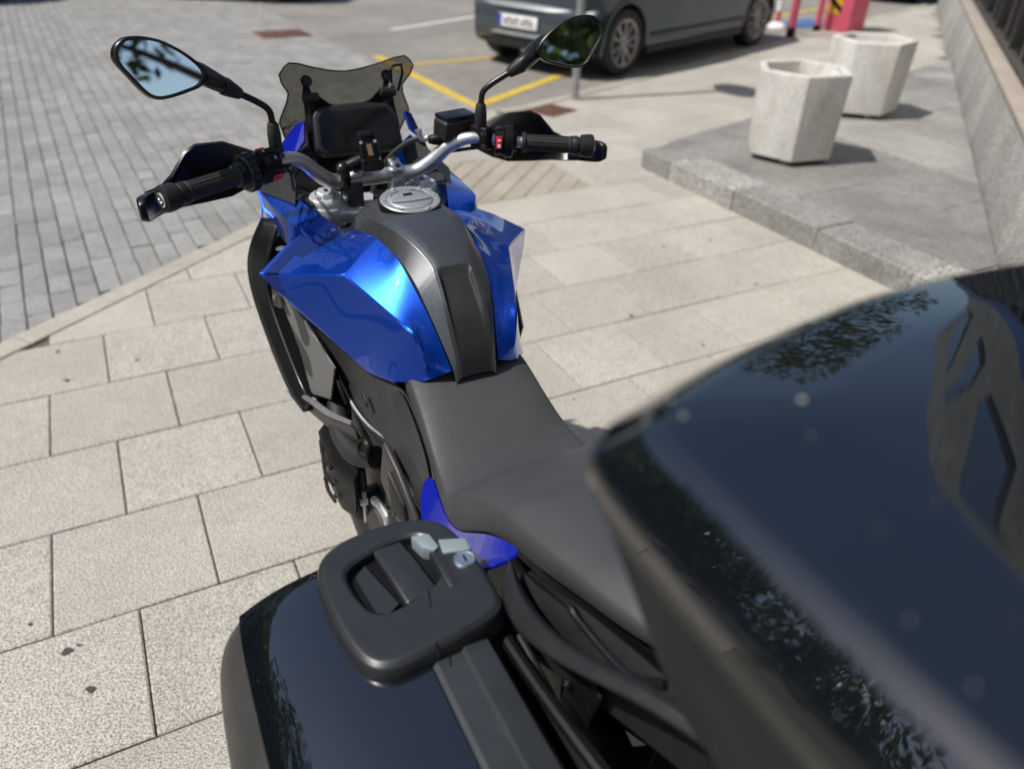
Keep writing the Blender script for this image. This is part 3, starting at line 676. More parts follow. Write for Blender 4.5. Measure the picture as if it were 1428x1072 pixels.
# ---- blue tail pieces below the seat
for s in (1, -1):
    P = [(.545, .128, .772), (.50, .136, .752), (.44, .142, .748), (.385, .145, .772), (.30, .140, .848), (.235, .137, .884), (.20, .136, .898),
         (.545, .152, .745), (.50, .166, .70), (.44, .178, .68), (.38, .186, .70), (.32, .186, .775), (.265, .184, .825), (.215, .17, .872)]
    raw('tail_panel', [SY(p, s) for p in P], [(i, i+1, i+8, i+7) for i in range(6)], M['blue_plain'], bike, sub=2, solid=.004, off=0, crease={(i, i+1): 1 for i in range(13)})
    ringloft('subframe_cover', [[SY(p, s) for p in r] for r in [
        [(.21, .140, .868), (.21, .165, .845), (.21, .16, .74)], [(.10, .132, .92), (.10, .155, .89), (.10, .15, .80)], [(-.04, .118, .955), (-.04, .135, .93), (-.04, .13, .86)], [(-.2, .09, .965), (-.2, .10, .945), (-.2, .10, .89)]]], M['plastic'], bike, closed=False, sub=2, solid=.005)
    # grab rail: faceted pyramid foot, long bar to the rack
    gp = [[(.205, .155, .900), (.19, .152, .880), (.165, .162, .845), (.15, .18, .862), (.17, .185, .885)],
          [(.150, .176, .906), (.135, .158, .892), (.12, .160, .858), (.12, .188, .862), (.135, .195, .892)],
          [(.085, .185, .925), (.075, .168, .915), (.075, .168, .892), (.08, .196, .892), (.085, .203, .91)],
          [(.0, .183, .957), (.0, .168, .952), (.0, .168, .938), (.0, .19, .936), (.0, .196, .948)],
          [(-.10, .158, 1.010), (-.10, .142, 1.007), (-.10, .140, .992), (-.10, .162, .989), (-.10, .168, 1.0)],
          [(-.20, .14, 1.024), (-.20, .118, 1.022), (-.20, .116, 1.008), (-.20, .138, 1.006), (-.20, .145, 1.015)]]
    ringloft('grab_rail', [[SY(p, s) for p in r] for r in gp], M['plastic'], bike, cols={0: .6, 4: .6, 2: .5}, rows={0: .9}, sub=2)
    tube('seat_strap_rail', [SY(p, s) for p in [(.165, .147, .900), (.09, .142, .925), (.06, .142, .925), (-.02, .135, .93), (-.06, .12, .955)]], .0045, M['satin'], bike, 8)
prism('luggage_rack', [(-.08, -.14, 1.018), (-.08, .14, 1.018), (-.16, .155, 1.018), (-.36, .12, 1.018), (-.36, -.12, 1.018), (-.16, -.155, 1.018)], (0, 0, 1), .016, M['plastic'], bike, bevel=.006)
for x_, y_ in ((-.12, .11), (-.12, -.11), (-.3, .08), (-.3, -.08)): box('rack_foot', (x_, y_, 1.047), (.05, .04, .03), M['plastic'], bike, bevel=.005)
ringloft('tail_unit', [[(x, -hw, z0), (x, -hw*.9, z1), (x, hw*.9, z1), (x, hw, z0), (x, hw*.6, z0-.05), (x, -hw*.6, z0-.05)] for x, hw, z0, z1 in [(.28, .12, .80, .88), (.05, .12, .86, .93), (-.2, .10, .90, .97), (-.40, .06, .92, .965)]], M['plastic_dark'], bike, sub=1)
# ---- side case brackets, rear suspension, rear mudguard, number plate holder
for s in (1, -1):
    tube('case_bracket', [SY(p, s) for p in [(.30, .15, .80), (.20, .19, .84), (.05, .19, .845), (-.20, .17, .86)]], .009, M['plastic_dark'], bike, 10)
    tube('case_bracket', [SY(p, s) for p in [(.33, .14, .60), (.22, .185, .62), (.0, .19, .66), (-.15, .17, .84)]], .008, M['plastic_dark'], bike, 10)
    box('bracket_plate', SY((.135, .172, .78), s), (.03, .008, .16), M['plastic_dark'], bike, rot=roty(R_(8)), bevel=.003)
    box('bracket_plate', SY((.04, .15, .80), s), (.05, .006, .18), M['plastic_dark'], bike, rot=roty(R_(-14)), bevel=.003)
ringloft('mudguard', [[(AX_Z and .0+math.cos(a)*r_, y, AX_Z+math.sin(a)*r_) for y, r_ in ((-.10, .33), (-.085, .375), (0, .385), (.085, .375), (.10, .33))] for a in [R_(x) for x in (35, 50, 65)]], M['plastic_dark'], bike, closed=False, sub=2, solid=.004)
tube('plate_holder', [(-.34, 0, .9), (-.45, 0, .80), (-.52, 0, .62)], [.03, .025, .02], M['plastic_dark'], bike, 8)
box('number_plate', (-.545, 0, .62), (.006, .2, .17), M['white_print'], bike, rot=roty(R_(18)), bevel=.002)
box('tail_light', (-.415, 0, .945), (.03, .12, .035), M['red'], bike, bevel=.008)
# ---- wheels
def wheel(cx, cz, ro, wd, name, rimr):
    t_ = [(-wd*.5, rimr+.012), (-wd*.52, ro*.86), (-wd*.46, ro*.93), (-wd*.33, ro*.975), (-wd*.16, ro*.995), (0, ro), (wd*.16, ro*.995), (wd*.33, ro*.975), (wd*.46, ro*.93), (wd*.52, ro*.86), (wd*.5, rimr+.012), (wd*.44, rimr)]
    tv, tf = lathedata([(-wd*.44, rimr)]+t_, (cx, 0, cz), (0, 1, 0), 72)
    wh = raw(name, *lathedata([(-wd*.38, rimr-.02), (-wd*.42, rimr+.004), (-wd*.30, rimr-.004), (0, rimr-.03), (wd*.30, rimr-.004), (wd*.42, rimr+.004), (wd*.38, rimr-.02), (0, rimr-.045), (-wd*.38, rimr-.02)], (cx, 0, cz), (0, 1, 0), 60), M['satin'], bike)
    raw('tyre', tv, tf, M['tread'], wh)
    sp = []
    for k in range(10):
        a = 2*math.pi*(k//2)/5+(.12 if k % 2 else -.12); b_ = a+(.1 if k % 2 else -.1)
        sp.append(tubedata([(cx+math.cos(a)*.035, 0, cz+math.sin(a)*.035), (cx+math.cos(b_)*(rimr-.025), 0, cz+math.sin(b_)*(rimr-.025))], .011, 8, 1, False, 1.5))
    raw('spokes', *merge(sp), M['satin'], wh)
    lathe('hub', [(-.05, .03), (-.05, .045), (.05, .045), (.05, .03), (.07, .02), (.07, .001)], (cx, 0, cz), (0, 1, 0), M['steel'], wh)
    for sy in (-1, 1): lathe('brake_disc', [(0, .07), (0, .145), (.005, .145), (.005, .07)], (cx, sy*.075, cz), (0, 1, 0), M['steel'], wh, 40)
m = M['rubber'].copy(); m.name = 'tyre_tread'; t = m.node_tree; b = t.nodes['Principled BSDF']
tc = t.nodes.new('ShaderNodeTexCoord'); wv = t.nodes.new('ShaderNodeTexWave'); wv.inputs['Scale'].default_value = 5.5; wv.inputs['Distortion'].default_value = 3.5; wv.inputs['Detail'].default_value = 0; wv.inputs['Detail Scale'].default_value = .6
wv.bands_direction = 'DIAGONAL'; t.links.new(tc.outputs['Object'], wv.inputs[0]); r1 = ramp(t, wv.outputs[0], [(.06, (0, 0, 0)), (.12, (1, 1, 1))]); bump(t, r1.outputs[0], 1, .006, b); M['tread'] = m
wheel(0, AX_Z, .322, .175, 'rear_wheel', .225)
wheel(1.52, .30, .300, .12, 'front_wheel', .225)
for s in (1, -1):
    tube('swingarm', [(.55, .12*s, .40), (.3, .125*s, .37), (0, .125*s, AX_Z), (-.06, .125*s, AX_Z-.005)], [.04, .035, .028, .02], M['engine'], bike, 10, flat=.6)
    tube('fork_tube', [(1.19, .108*s, 1.01), (1.275, .108*s, .80)], .0275, M['bar'], bike, 20, 2, False)
    tube('fork_leg', [(1.27, .108*s, .81), (1.47, .108*s, .34), (1.50, .108*s, .28)], [.031, .030, .026], M['satin'], bike, 20, 2, False)
ringloft('front_mudguard', [[(1.52+math.cos(a)*r_, y, .30+math.sin(a)*r_) for y, r_ in ((-.075, .29), (-.06, .325), (0, .335), (.06, .325), (.075, .29))] for a in [R_(x) for x in (40, 70, 100, 130, 150)]], M['plastic'], bike, closed=False, sub=2, solid=.004)
# ---- engine, frame and foot controls on the left
eng = box('engine', (.86, 0, .46), (.46, .30, .36), M['engine'], bike, bevel=.04, seg=3)
lathe('clutch_cover', [(0, .125), (.03, .12), (.045, .09), (.048, .04), (.05, .001)], (.80, .145, .40), (0, 1, 0), M['engine'], eng, 32)
lathe('clutch_cover', [(0, .125), (.03, .12), (.045, .09), (.048, .04), (.05, .001)], (.80, -.145, .40), (0, -1, 0), M['engine'], eng, 32)
box('cylinder_block', (1.0, 0, .68), (.24, .28, .26), M['engine'], eng, rot=roty(R_(12)), bevel=.03)
box('radiator', (1.20, 0, .66), (.04, .34, .34), M['plastic_dark'], bike, rot=roty(R_(-12)), bevel=.006)
ringloft('sprocket_cover', [[(.93, .17, .50), (.93, .20, .46), (.93, .19, .36), (.93, .15, .32)], [(.84, .175, .52), (.84, .215, .475), (.84, .205, .37), (.84, .15, .32)], [(.74, .17, .49), (.74, .205, .45), (.74, .20, .37), (.74, .15, .33)]], M['plastic'], eng, closed=False, sub=2, solid=.006)
ringloft('engine_guard', [[(1.02, .16, .62), (1.03, .20, .58), (1.02, .19, .46)], [(.95, .18, .66), (.96, .235, .61), (.95, .225, .47)], [(.87, .185, .66), (.86, .235, .60), (.86, .225, .47)], [(.79, .17, .655), (.78, .21, .60), (.79, .205, .48)]], M['plastic_dark'], bike, closed=False, sub=2, solid=.006, cols={1: .8}, rows={1: .6, 2: .6})
for zz_ in (.50, .545, .59): tube('guard_rib', [(.95, .232, zz_), (.90, .240, zz_-.004), (.86, .235, zz_-.01)], .004, M['plastic'], bike, 6)
tube('coolant_hose', [(.93, .19, .69), (.86, .205, .665), (.78, .20, .665), (.72, .175, .69)], .022, M['rubber'], bike, 12)
ringloft('frame_spar', [[(1.15, .10, .92), (1.15, .13, .92), (1.15, .13, .83), (1.15, .10, .83)], [(.9, .12, .80), (.9, .16, .80), (.9, .16, .70), (.9, .12, .70)], [(.62, .12, .68), (.62, .155, .68), (.62, .155, .58), (.62, .12, .58)], [(.55, .12, .5), (.55, .15, .5), (.5, .15, .38), (.5, .12, .38)]], M['engine'], bike, sub=1)
ringloft('frame_spar', [mir(r) for r in [[(1.15, .10, .92), (1.15, .13, .92), (1.15, .13, .83), (1.15, .10, .83)], [(.9, .12, .80), (.9, .16, .80), (.9, .16, .70), (.9, .12, .70)], [(.62, .12, .68), (.62, .155, .68), (.62, .155, .58), (.62, .12, .58)], [(.55, .12, .5), (.55, .15, .5), (.5, .15, .38), (.5, .12, .38)]]], M['engine'], bike, sub=1)
for s in (1, -1):
    pg = tube('foot_peg', [(.575, .15*s, .40), (.57, .24*s, .40)], .013, M['rubber'], bike, 10, 2, False)
    prism('peg_plate', [(.66, .150*s, .60), (.60, .152*s, .60), (.54, .15*s, .42), (.58, .15*s, .36), (.64, .15*s, .40)], (0, s, 0), .012, M['engine'], bike, bevel=.004)
# gear linkage: bright rod, rubber boot, pale arm
sh = tube('gear_shaft_arm', [(.775, .17, .53), (.765, .175, .548), (.735, .172, .556), (.70, .168, .545), (.685, .165, .52)], .0085, M['alu'], bike, 10)
box('arm_boss', (.695, .168, .53), (.03, .016, .05), M['alu'], bike, bevel=.006, rot=roty(R_(25)))
rod = tube('gear_rod', [(.805, .185, .545), (.79, .19, .47)], .005, M['alu'], bike, 8, 2, False)
lathe('rod_end', [(0, .009), (.016, .009), (.016, .001)], (.800, .18, .52), (.2, 1, 0), M['alu'], rod, 12)
tube('rod_boot', [(.81, .185, .60), (.807, .185, .55)], .009, M['rubber'], rod, 10, 4, False)
lathe('pivot_cap', [(0, .027), (.012, .027), (.018, .022), (.020, .012), (.02, .001)], (.655, .155, .585), (-.1, 1, .1), M['plastic'], bike, 24)
tube('centre_stand', [(.50, .14, .33), (.40, .20, .03)], .014, M['satin'], bike, 10, 2, False)
tube('centre_stand', [(.50, -.14, .33), (.40, -.20, .03)], .014, M['satin'], bike, 10, 2, False)
tube('centre_stand', [(.46, -.155, .22), (.46, .155, .22)], .012, M['satin'], bike, 10, 2, False)
for y_ in (.205, -.205): box('stand_foot', (.40, y_, .012), (.07, .05, .018), M['satin'], bike, bevel=.004)
sil = tube('silencer', [(.36, -.165, .36), (.20, -.185, .44), (-.02, -.19, .54), (-.22, -.19, .63)], [.035, .055, .058, .048], M['silencer'], bike, 18, 5, flat=1.35)
lathe('silencer_tip', [(0, .05), (.035, .042), (.035, .03), (.01, .028), (.01, .001)], (-.215, -.19, .628), (-.9, 0, .4), M['steel'], sil, 24)
tube('exhaust_pipe', [(1.15, -.08, .50), (1.1, -.1, .25), (.9, -.12, .2), (.6, -.14, .22), (.40, -.16, .33)], .024, M['silencer'], bike, 14)
tube('shock', [(.45, -.03, .40), (.36, -.03, .68)], .03, M['steel'], bike, 14, 2, False)
box('airbox', (.88, 0, .83), (.34, .12, .16), M['plastic_dark'], bike, bevel=.02)
box('under_seat_box', (.36, 0, .70), (.42, .20, .18), M['plastic_dark'], bike, bevel=.02)
# ---- front end: yoke, fork caps, bar clamps, handlebar
yoke = prism('top_yoke', [(1.225, .145, .985), (1.165, .135, .985), (1.14, .06, .985), (1.14, -.06, .985), (1.165, -.135, .985), (1.225, -.145, .985), (1.25, -.06, .985), (1.25, .06, .985)], (-.1, 0, 1), .028, M['alu_matte'], bike, bevel=.006, seg=3)
for s in (1, -1):
    fc = lathe('fork_cap', [(-.03, .043), (.008, .043), (.011, .041), (.011, .037), (.020, .0365), (.025, .034), (.026, .033), (.026, .018)], (1.188, .108*s, 1.012), (-.12, 0, 1), M['alu_matte'], bike, 40)
    lathe('cap_nut', [(0, .021), (.009, .021), (.011, .019), (.011, .001)], (1.185, .108*s, 1.038), (-.12, 0, 1), M['alu_matte'], fc, 6, smooth=20)
    lathe('adjuster_screw', [(0, .005), (.004, .005), (.004, .001)], (1.183, .108*s, 1.048), (-.12, 0, 1), M['steel'], fc, 12)
    rs = ringloft('bar_riser', [[(1.178+a*.019, .047*s+b_*.015, z) for a, b_ in ((-1, -1), (1, -1), (1, 1), (-1, 1))] for z in (1.0, 1.03, 1.058, 1.066)], M['plastic_grey'] if s > 0 else M['alu'], bike, bevel=.004)
    cl_ = box('bar_clamp', (1.176, .047*s, 1.085), (.046, .026, .018), M['alu'], bike, rot=roty(R_(-18)), bevel=.006, seg=3)
    for a in (-.014, .014): lathe('clamp_bolt', [(0, .006), (.005, .006), (.005, .0035), (.002, .0032), (.002, .0005)], (1.176+a, .047*s, 1.092+a*.3), (-.3, 0, 1), M['steel'], cl_, 14)
BP = [(1.178, 0, 1.068), (1.178, .05, 1.068), (1.174, .092, 1.070), (1.158, .125, 1.094), (1.137, .156, 1.127), (1.113, .185, 1.1455), (1.096, .215, 1.1475), (1.06, .295, 1.140), (1.008, .413, 1.134)]
tube('handlebar', [my(p) for p in BP[:0:-1]]+BP, [.011, .011, .0115, .013, .0145, .0155, .016, .0165, .0165, .0165, .016, .0155, .0145, .013, .0115, .011, .011], M['bar'], bike, 20, 8)
# ignition lock and key ring clutter beside the clamp
lathe('ignition_lock', [(0, .017), (.03, .017), (.034, .014), (.034, .001)], (1.150, .0, 1.012), (-.25, 0, 1), M['plastic_dark'], bike, 20)
GD = (V(1.0, .431, 1.133)-V(1.06, .295, 1.140)).normalized()
def bar_at(y):                      # centre line of the grip section for the left side
    k = (y-.295)/(.431-.295); return V(1.06, .295, 1.140)+(V(1.0, .431, 1.133)-V(1.06, .295, 1.140))*k
for s in (1, -1):
    d = V(GD.x, GD.y*s, GD.z); o_ = bar_at(.292); o_ = V(o_.x, o_.y*s, o_.z)
    gr = lathe('grip', [(0, .0175), (.002, .021), (.006, .021), (.008, .0172), (.014, .0168), (.099, .0168), (.101, .0185), (.107, .0185), (.109, .0172)], o_, d, M['rubber'], bike, 28)
    rid = []
    for k in range(14):
        a = 2*math.pi*k/14; N_ = d.cross(V(0, 0, 1)).normalized(); B_ = d.cross(N_)
        c_ = o_+d*.057+(N_*math.cos(a)+B_*math.sin(a))*.0169
        rid.append(boxdata(c_, (.082, .0022, .0016), Matrix((d, (d.cross(N_*math.cos(a)+B_*math.sin(a))), N_*math.cos(a)+B_*math.sin(a))).transposed()))
    raw('grip_ribs', *merge(rid), M['rubber'], gr)['kind'] = 'stuff'
    be = lathe('bar_end', [(0, .017), (.004, .0195), (.014, .0195), (.016, .0172), (.019, .0172), (.021, .0225), (.040, .0245), (.046, .0235), (.048, .0205), (.048, .016), (.046, .0155), (.046, .001)], o_+d*.105, d, M['plastic'], bike, 32)
    lathe('bar_end_bolt', [(0, .0135), (.0035, .0135), (.0055, .011), (.0055, .006), (.003, .0055), (.003, .001)], o_+d*.1505, d, M['alu'], be, 24)
# left switch cluster with multi-controller ring
d = GD; o_ = bar_at(.222)
sw = lathe('switch_cluster', [(0, .026), (.003, .030), (.044, .031), (.047, .028)], o_-d*.004, d, M['plastic_dark'], bike, 14, smooth=25)
rg = lathe('control_ring', [(0, .029), (.002, .034), (.018, .034), (.021, .031), (.022, .0225), (.030, .021), (.031, .017)], o_+d*.047, d, M['satin'], bike, 32)
lg = []
for k in range(16):
    a = 2*math.pi*k/16; N_ = d.cross(V(0, 0, 1)).normalized(); B_ = d.cross(N_); q = N_*math.cos(a)+B_*math.sin(a)
    lg.append(boxdata(o_+d*.057+q*.0342, (.012, .009, .003), Matrix((d, d.cross(q), q)).transposed()))
raw('ring_ribs', *merge(lg), M['plastic'], rg)['kind'] = 'stuff'
Bk = V(-.60, -.28, .75).normalized(); Bk = (Bk-d*Bk.dot(d)).normalized(); Sd = d.cross(Bk)
Rm = Matrix((d, Sd, Bk)).transposed()
def btn(par, name, along, ang, size, mat, hgt=.034):
    a = R_(ang); q = (Bk*math.cos(a)+Sd*math.sin(a)); return box(name, o_+d*along+q*hgt, size, mat, par, rot=Matrix((d, d.cross(q), q)).transposed(), bevel=.0016)
btn(sw, 'switch_block', .020, 0, (.034, .036, .012), M['plastic_dark'], .028)
for al, an in ((.012, -12), (.028, -12), (.012, 18), (.028, 18)): btn(sw, 'rocker_button', al, an, (.012, .012, .006), M['plastic'], .0355)
btn(sw, 'red_button', .018, 60 if d.cross(Bk).z > 0 else -60, (.016, .010, .006), M['red'], .032)
btn(sw, 'red_button', .014, -75 if d.cross(Bk).z > 0 else 75, (.018, .012, .006), M['red'], .032)
for al, an in ((.016, -12), (.03, 18)):
    a = R_(an); q = (Bk*math.cos(a)+Sd*math.sin(a)); box('button_mark', o_+d*(al-.004)+q*.0388, (.0014, .006, .0005), M['white_print'], sw, rot=Matrix((d, d.cross(q), q)).transposed(), bevel=0)
# mirror clamp boss on both sides
for s in (1, -1):
    c_ = V(1.098, .214*s, 1.150)
    box('mirror_clamp', c_, (.05, .024, .048), M['plastic_dark'], bike, rot=rotz(R_(-22*s)), bevel=.006, seg=3)
    for z_ in (.014, -.014): lathe('clamp_screw', [(0, .0055), (.004, .0055), (.004, .003), (.002, .0028), (.002, .0005)], c_+V(-.025, -.006*s, z_), (-1, -.2*s, 0), M['steel'], bike, 14)
# right switch housing, kill switch, brake fluid reservoir
d = V(GD.x, -GD.y, GD.z); o_ = bar_at(.243); o_ = V(o_.x, -o_.y, o_.z)
sw = lathe('switch_cluster', [(0, .026), (.002, .029), (.017, .029), (.019, .027), (.020, .031), (.022, .0335), (.036, .0335), (.038, .031), (.039, .022), (.046, .020)], o_-d*.004, d, M['plastic_dark'], bike, 36)
Bk = V(-.95, .1, .25).normalized(); Bk = (Bk-d*Bk.dot(d)).normalized(); Sd = d.cross(Bk)
kb = btn(sw, 'kill_switch', .004, 8, (.013, .025, .007), M['red'], .030)
up_s = 1 if Sd.z > 0 else -1
btn(sw, 'start_button', .004, 56*up_s, (.012, .010, .005), M['plastic'], .030)
q = (Bk*math.cos(R_(8))+Sd*math.sin(R_(8)))
for k_, sg in ((-.005, 1), (.006, 1)):
    box('kill_mark', o_+d*.004+q*.0338+d.cross(q)*k_*1, (.006, .006 if k_ > 0 else .004, .0005), M['white_print'], kb, rot=Matrix((d, d.cross(q), q)).transposed(), bevel=0)
res = box('brake_reservoir', (1.150, -.178, 1.162), (.05, .088, .042), M['plastic'], bike, rot=rotz(R_(14)) @ roty(R_(-6)), bevel=.008, seg=3)
box('reservoir_lid', (1.150, -.178, 1.186), (.046, .080, .010), M['satin'], res, rot=rotz(R_(14)) @ roty(R_(-6)), bevel=.004)
tube('master_cylinder', [(1.125, -.235, 1.145), (1.15, -.14, 1.14), (1.16, -.118, 1.138)], [.014, .013, .008], M['plastic_dark'], bike, 12)
tube('banjo_fitting', [(1.165, -.118, 1.140), (1.17, -.105, 1.140), (1.172, -.100, 1.158)], [.007, .006, .008], M['alu'], bike, 10, 3)
tube('brake_hose', [(1.170, -.108, 1.140), (1.185, -.08, 1.130), (1.21, -.04, 1.09), (1.235, -.01, 1.02), (1.24, .0, .94)], .0055, M['rubber'], bike, 10)
tube('throttle_cable', [(1.10, -.235, 1.128), (1.13, -.18, 1.118), (1.17, -.11, 1.10), (1.22, -.06, 1.04)], .004, M['rubber'], bike, 8)
tube('clutch_cable', [(1.09, .20, 1.135), (1.15, .16, 1.135), (1.215, .12, 1.10), (1.235, .07, 1.05), (1.23, .03, .96)], .0045, M['rubber'], bike, 8)
tube('switch_cable', [(1.105, .195, 1.125), (1.16, .17, 1.10), (1.21, .14, 1.07), (1.22, .08, 1.03), (1.21, .06, .97)], .004, M['rubber'], bike, 8)
tube('switch_cable', [(1.10, .19, 1.12), (1.15, .18, 1.075), (1.20, .16, 1.05), (1.22, .10, 1.02)], .0035, M['rubber'], bike, 8)
for s in (1, -1):
    lv = tube('lever', [SY(p, s) for p in [(1.135, .225, 1.135), (1.155, .25, 1.13), (1.135, .32, 1.120), (1.085, .405, 1.112)]], [.009, .008, .0065, .006], M['steel'] if s < 0 else M['satin'], bike, 10, flat=.7)
    # hand guard: curved shell in front of the grip, wrapped round to the bar end
    colp = [((1.062, .452), 1.084, 1.128), ((1.10, .424), 1.076, 1.124), ((1.120, .402), 1.074, 1.136), ((1.130, .372), 1.073, 1.172), ((1.135, .350), 1.073, 1.183), ((1.142, .300), 1.076, 1.181), ((1.146, .262), 1.09, 1.163), ((1.150, .228), 1.11, 1.145)]
    rr = []
    for (x, y), z0, z1 in colp:
        rr.append([SY((x, y, z0), s), SY((x+.016, y+.006, z0*.62+z1*.38), s), SY((x+.013, y+.004, z0*.3+z1*.7), s), SY((x, y, z1), s)])
    ge_ = []
    for (x, y), (ax_, ay_), z0, z1, th in [((1.096, .428), (.75, .66), 1.078, 1.124, .006), ((1.062, .450), (.45, .89), 1.082, 1.130, .008), ((1.032, .461), (.1, 1), 1.086, 1.138, .009), ((1.008, .464), (-.05, 1), 1.092, 1.138, .008), ((.998, .463), (-.2, 1), 1.100, 1.130, .005)]:
        ge_.append([SY((x+ax_*th*a, y+ay_*th*a, z), s) for a, z in ((-1, z0), (1, z0+.004), (1, z1-.004), (-1, z1))])
    ringloft('guard_end', ge_, M['satin'], bike, sub=2, cols={0: .5, 1: .5, 2: .5, 3: .5}, rows={0: .6, -1: .6})
    hg = ringloft('hand_guard', rr, M['satin'], bike, closed=False, solid=.006, off=0, smooth=40)
    # mirror: stem, joint, housing, glass
    st = [(1.098, .212, 1.165), (1.096, .212, 1.190), (1.0945, .2125, 1.223), (1.0925, .2165, 1.243), (1.085, .235, 1.260), (1.070, .275, 1.285), (1.062, .297, 1.299)]
    mr_ = tube('mirror', [SY(p, s) for p in st], .0062, M['satin'], bike, 14, 6)
    mr_.name = 'mirror_arm'
    lathe('stem_boot', [(0, .011), (.004, .0125), (.03, .0125), (.048, .0105), (.052, .008)], SY((1.098, .212, 1.168), s), SY((-.06, 0, 1), s), M['rubber'], mr_, 18)
    lathe('neck_sleeve', [(0, .0085), (.004, .0105), (.028, .0155), (.034, .0155)], SY((1.0745, .263, 1.2775), s), SY((-.2, .72, .47), s), M['plastic'], mr_, 20)
    OLc = [(.445, 1.375), (.434, 1.383), (.416, 1.3845), (.397, 1.382), (.373, 1.3735), (.344, 1.3545), (.3215, 1.332), (.317, 1.317), (.329, 1.302), (.350, 1.2955), (.376, 1.290), (.400, 1.2885), (.417, 1.298), (.436, 1.325), (.4515, 1.350), (.4515, 1.364)]
    OL = [tuple(q)[:2] for q in catmull([(a, b, 0) for a, b in OLc+OLc[:3]], 3)[3:-6]]
    cy, cz = .388, 1.337
    def mp(y, z, dep, sc):
        yy = cy+(y-cy)*sc; zz = cz+(z-cz)*sc; return SY((1.039-(.15 if s > 0 else .30)*(yy-.389)+(.175 if s > 0 else .25)*(zz-cz)+dep, yy+dep*.3, zz-dep*.2), s)
    hs_ = [[mp(y, z, dep, sc) for y, z in OL] for dep, sc in ((.0008, .875), (-.0022, .89), (-.005, .94), (-.004, .985), (.002, 1.0), (.014, .985), (.028, .88), (.038, .62), (.042, .25))]
    ho = ringloft('mirror_housing', hs_, M['satin'], mr_, caps=True, smooth=60)
    gl_ = raw('mirror_glass', [mp(y, z, -.0004, .885) for y, z in OL], [tuple(range(len(OL)))], M['mirror'], mr_, smooth=None)
    nk = tube('mirror_neck', [SY(p, s) for p in [(1.067, .285, 1.293), (1.067, .302, 1.303), (1.078, .325, 1.316), (1.090, .355, 1.33)]], [.0135, .0155, .018, .016], M['satin'], mr_, 16, 4)
# ---- dash display
Dn = V(-1, 0, .55).normalized(); Du = V(.55, 0, 1).normalized(); DC = V(1.281, 0, 1.143)
def dp(y, u, h=0): return DC+V(0, y, 0)+Du*u+Dn*h
DO = [(.080, .052), (.092, .035), (.0985, -.035), (.083, -.050), (-.078, -.052), (-.097, -.038), (-.094, .030), (-.079, .050), (-.03, .056), (.03, .057)]
ds = prism('dash_display', [dp(y, u, -.028) for y, u in DO], Dn, .030, M['plastic'], bike, bevel=.006, seg=3)
prism('screen_glass', [dp(y*.88, u*.82, .0025) for y, u in DO[:8]], Dn, .0012, M['glass_black'], ds, bevel=0)
# ---- windscreen with wide shoulders and its brackets
def sc_x(y, z): return 1.300+(1.285-z)*.50+.024*(1-(y/.15)**2)
SO = [(.120, 1.279), (.128, 1.281), (.147, 1.258), (.144, 1.246), (.128, 1.215), (.131, 1.195), (.149, 1.158), (.151, 1.148), (.144, 1.130), (.135, 1.10), (.12, 1.06)]
rows = []
zs = [1.279, 1.272, 1.258, 1.240, 1.215, 1.195, 1.158, 1.148, 1.13, 1.10, 1.06]
ws = [.126, .136, .147, .1425, .128, .1315, .148, .150, .144, .135, .12]
for z, wd in zip(zs, ws):
    r = []
    for k in range(13):
        y = -wd+2*wd*k/12; dip = 0
        top = 1.281 if abs(y) > .115 else 1.2515+.030*(abs(y)/.115)**1.6
        zz = min(z, top) if z > 1.25 else z
        if z > 1.24: zz = 1.24+(top-1.24)*(z-1.24)/(1.279-1.24) if z > 1.24 else z
        r.append((sc_x(y, zz), y, zz))
    rows.append(r)
wsn = ringloft('windscreen', rows, M['smoke'], bike, closed=False, smooth=180, solid=.003, off=0)
ed = [rows[i][0] for i in range(len(rows))][::-1]+rows[0][1:-1]+[rows[i][-1] for i in range(len(rows))]
tube('screen_edge', ed, .0017, M['plastic_dark'], wsn, 6, 1, False)
for s in (1, -1):
    br = ringloft('screen_bracket', [[SY(p, s) for p in r] for r in [
        [(1.335, .082, 1.235), (1.335, .098, 1.232), (1.345, .098, 1.232), (1.345, .082, 1.235)], [(1.320, .080, 1.212), (1.320, .102, 1.208), (1.345, .102, 1.208), (1.345, .080, 1.212)],
        [(1.305, .068, 1.188), (1.305, .102, 1.182), (1.34, .102, 1.18), (1.34, .066, 1.18)], [(1.295, .085, 1.15), (1.295, .108, 1.14), (1.34, .108, 1.14), (1.34, .08, 1.14)], [(1.28, .085, 1.09), (1.28, .105, 1.08), (1.33, .11, 1.08), (1.33, .08, 1.08)]]], M['plastic_dark'], bike, sub=1)
    lathe('screen_mount', [(0, .010), (.006, .012), (.010, .012), (.010, .009), (.014, .009), (.014, .001)], SY((1.338, .089, 1.236), s), (-1, 0, .4), M['plastic'], br, 18)
    lathe('pivot_barrel', [(-.016, .0105), (.016, .0105), (.018, .008), (.018, .001)], SY((1.318, .086, 1.207), s), (0, 1, 0), M['plastic'], br, 18)
    raw('bracket_web', [SY(p, s) for p in [(1.325, .075, 1.215), (1.325, .045, 1.19), (1.325, .02, 1.185), (1.33, .02, 1.16), (1.33, .09, 1.16)]], [(0, 1, 2, 3, 4)], M['plastic_dark'], br, solid=.004)
tube('screen_lever', [(1.322, -.096, 1.205), (1.312, -.094, 1.255), (1.312, -.100, 1.262), (1.312, -.118, 1.262), (1.316, -.122, 1.246), (1.325, -.112, 1.205)], .003, M['plastic_dark'], bike, 8, 1, False)
tube('lever_spring', [(1.318, -.090, 1.21), (1.318, -.092, 1.225)], .004, M['alu'], bike, 8, 1, False)
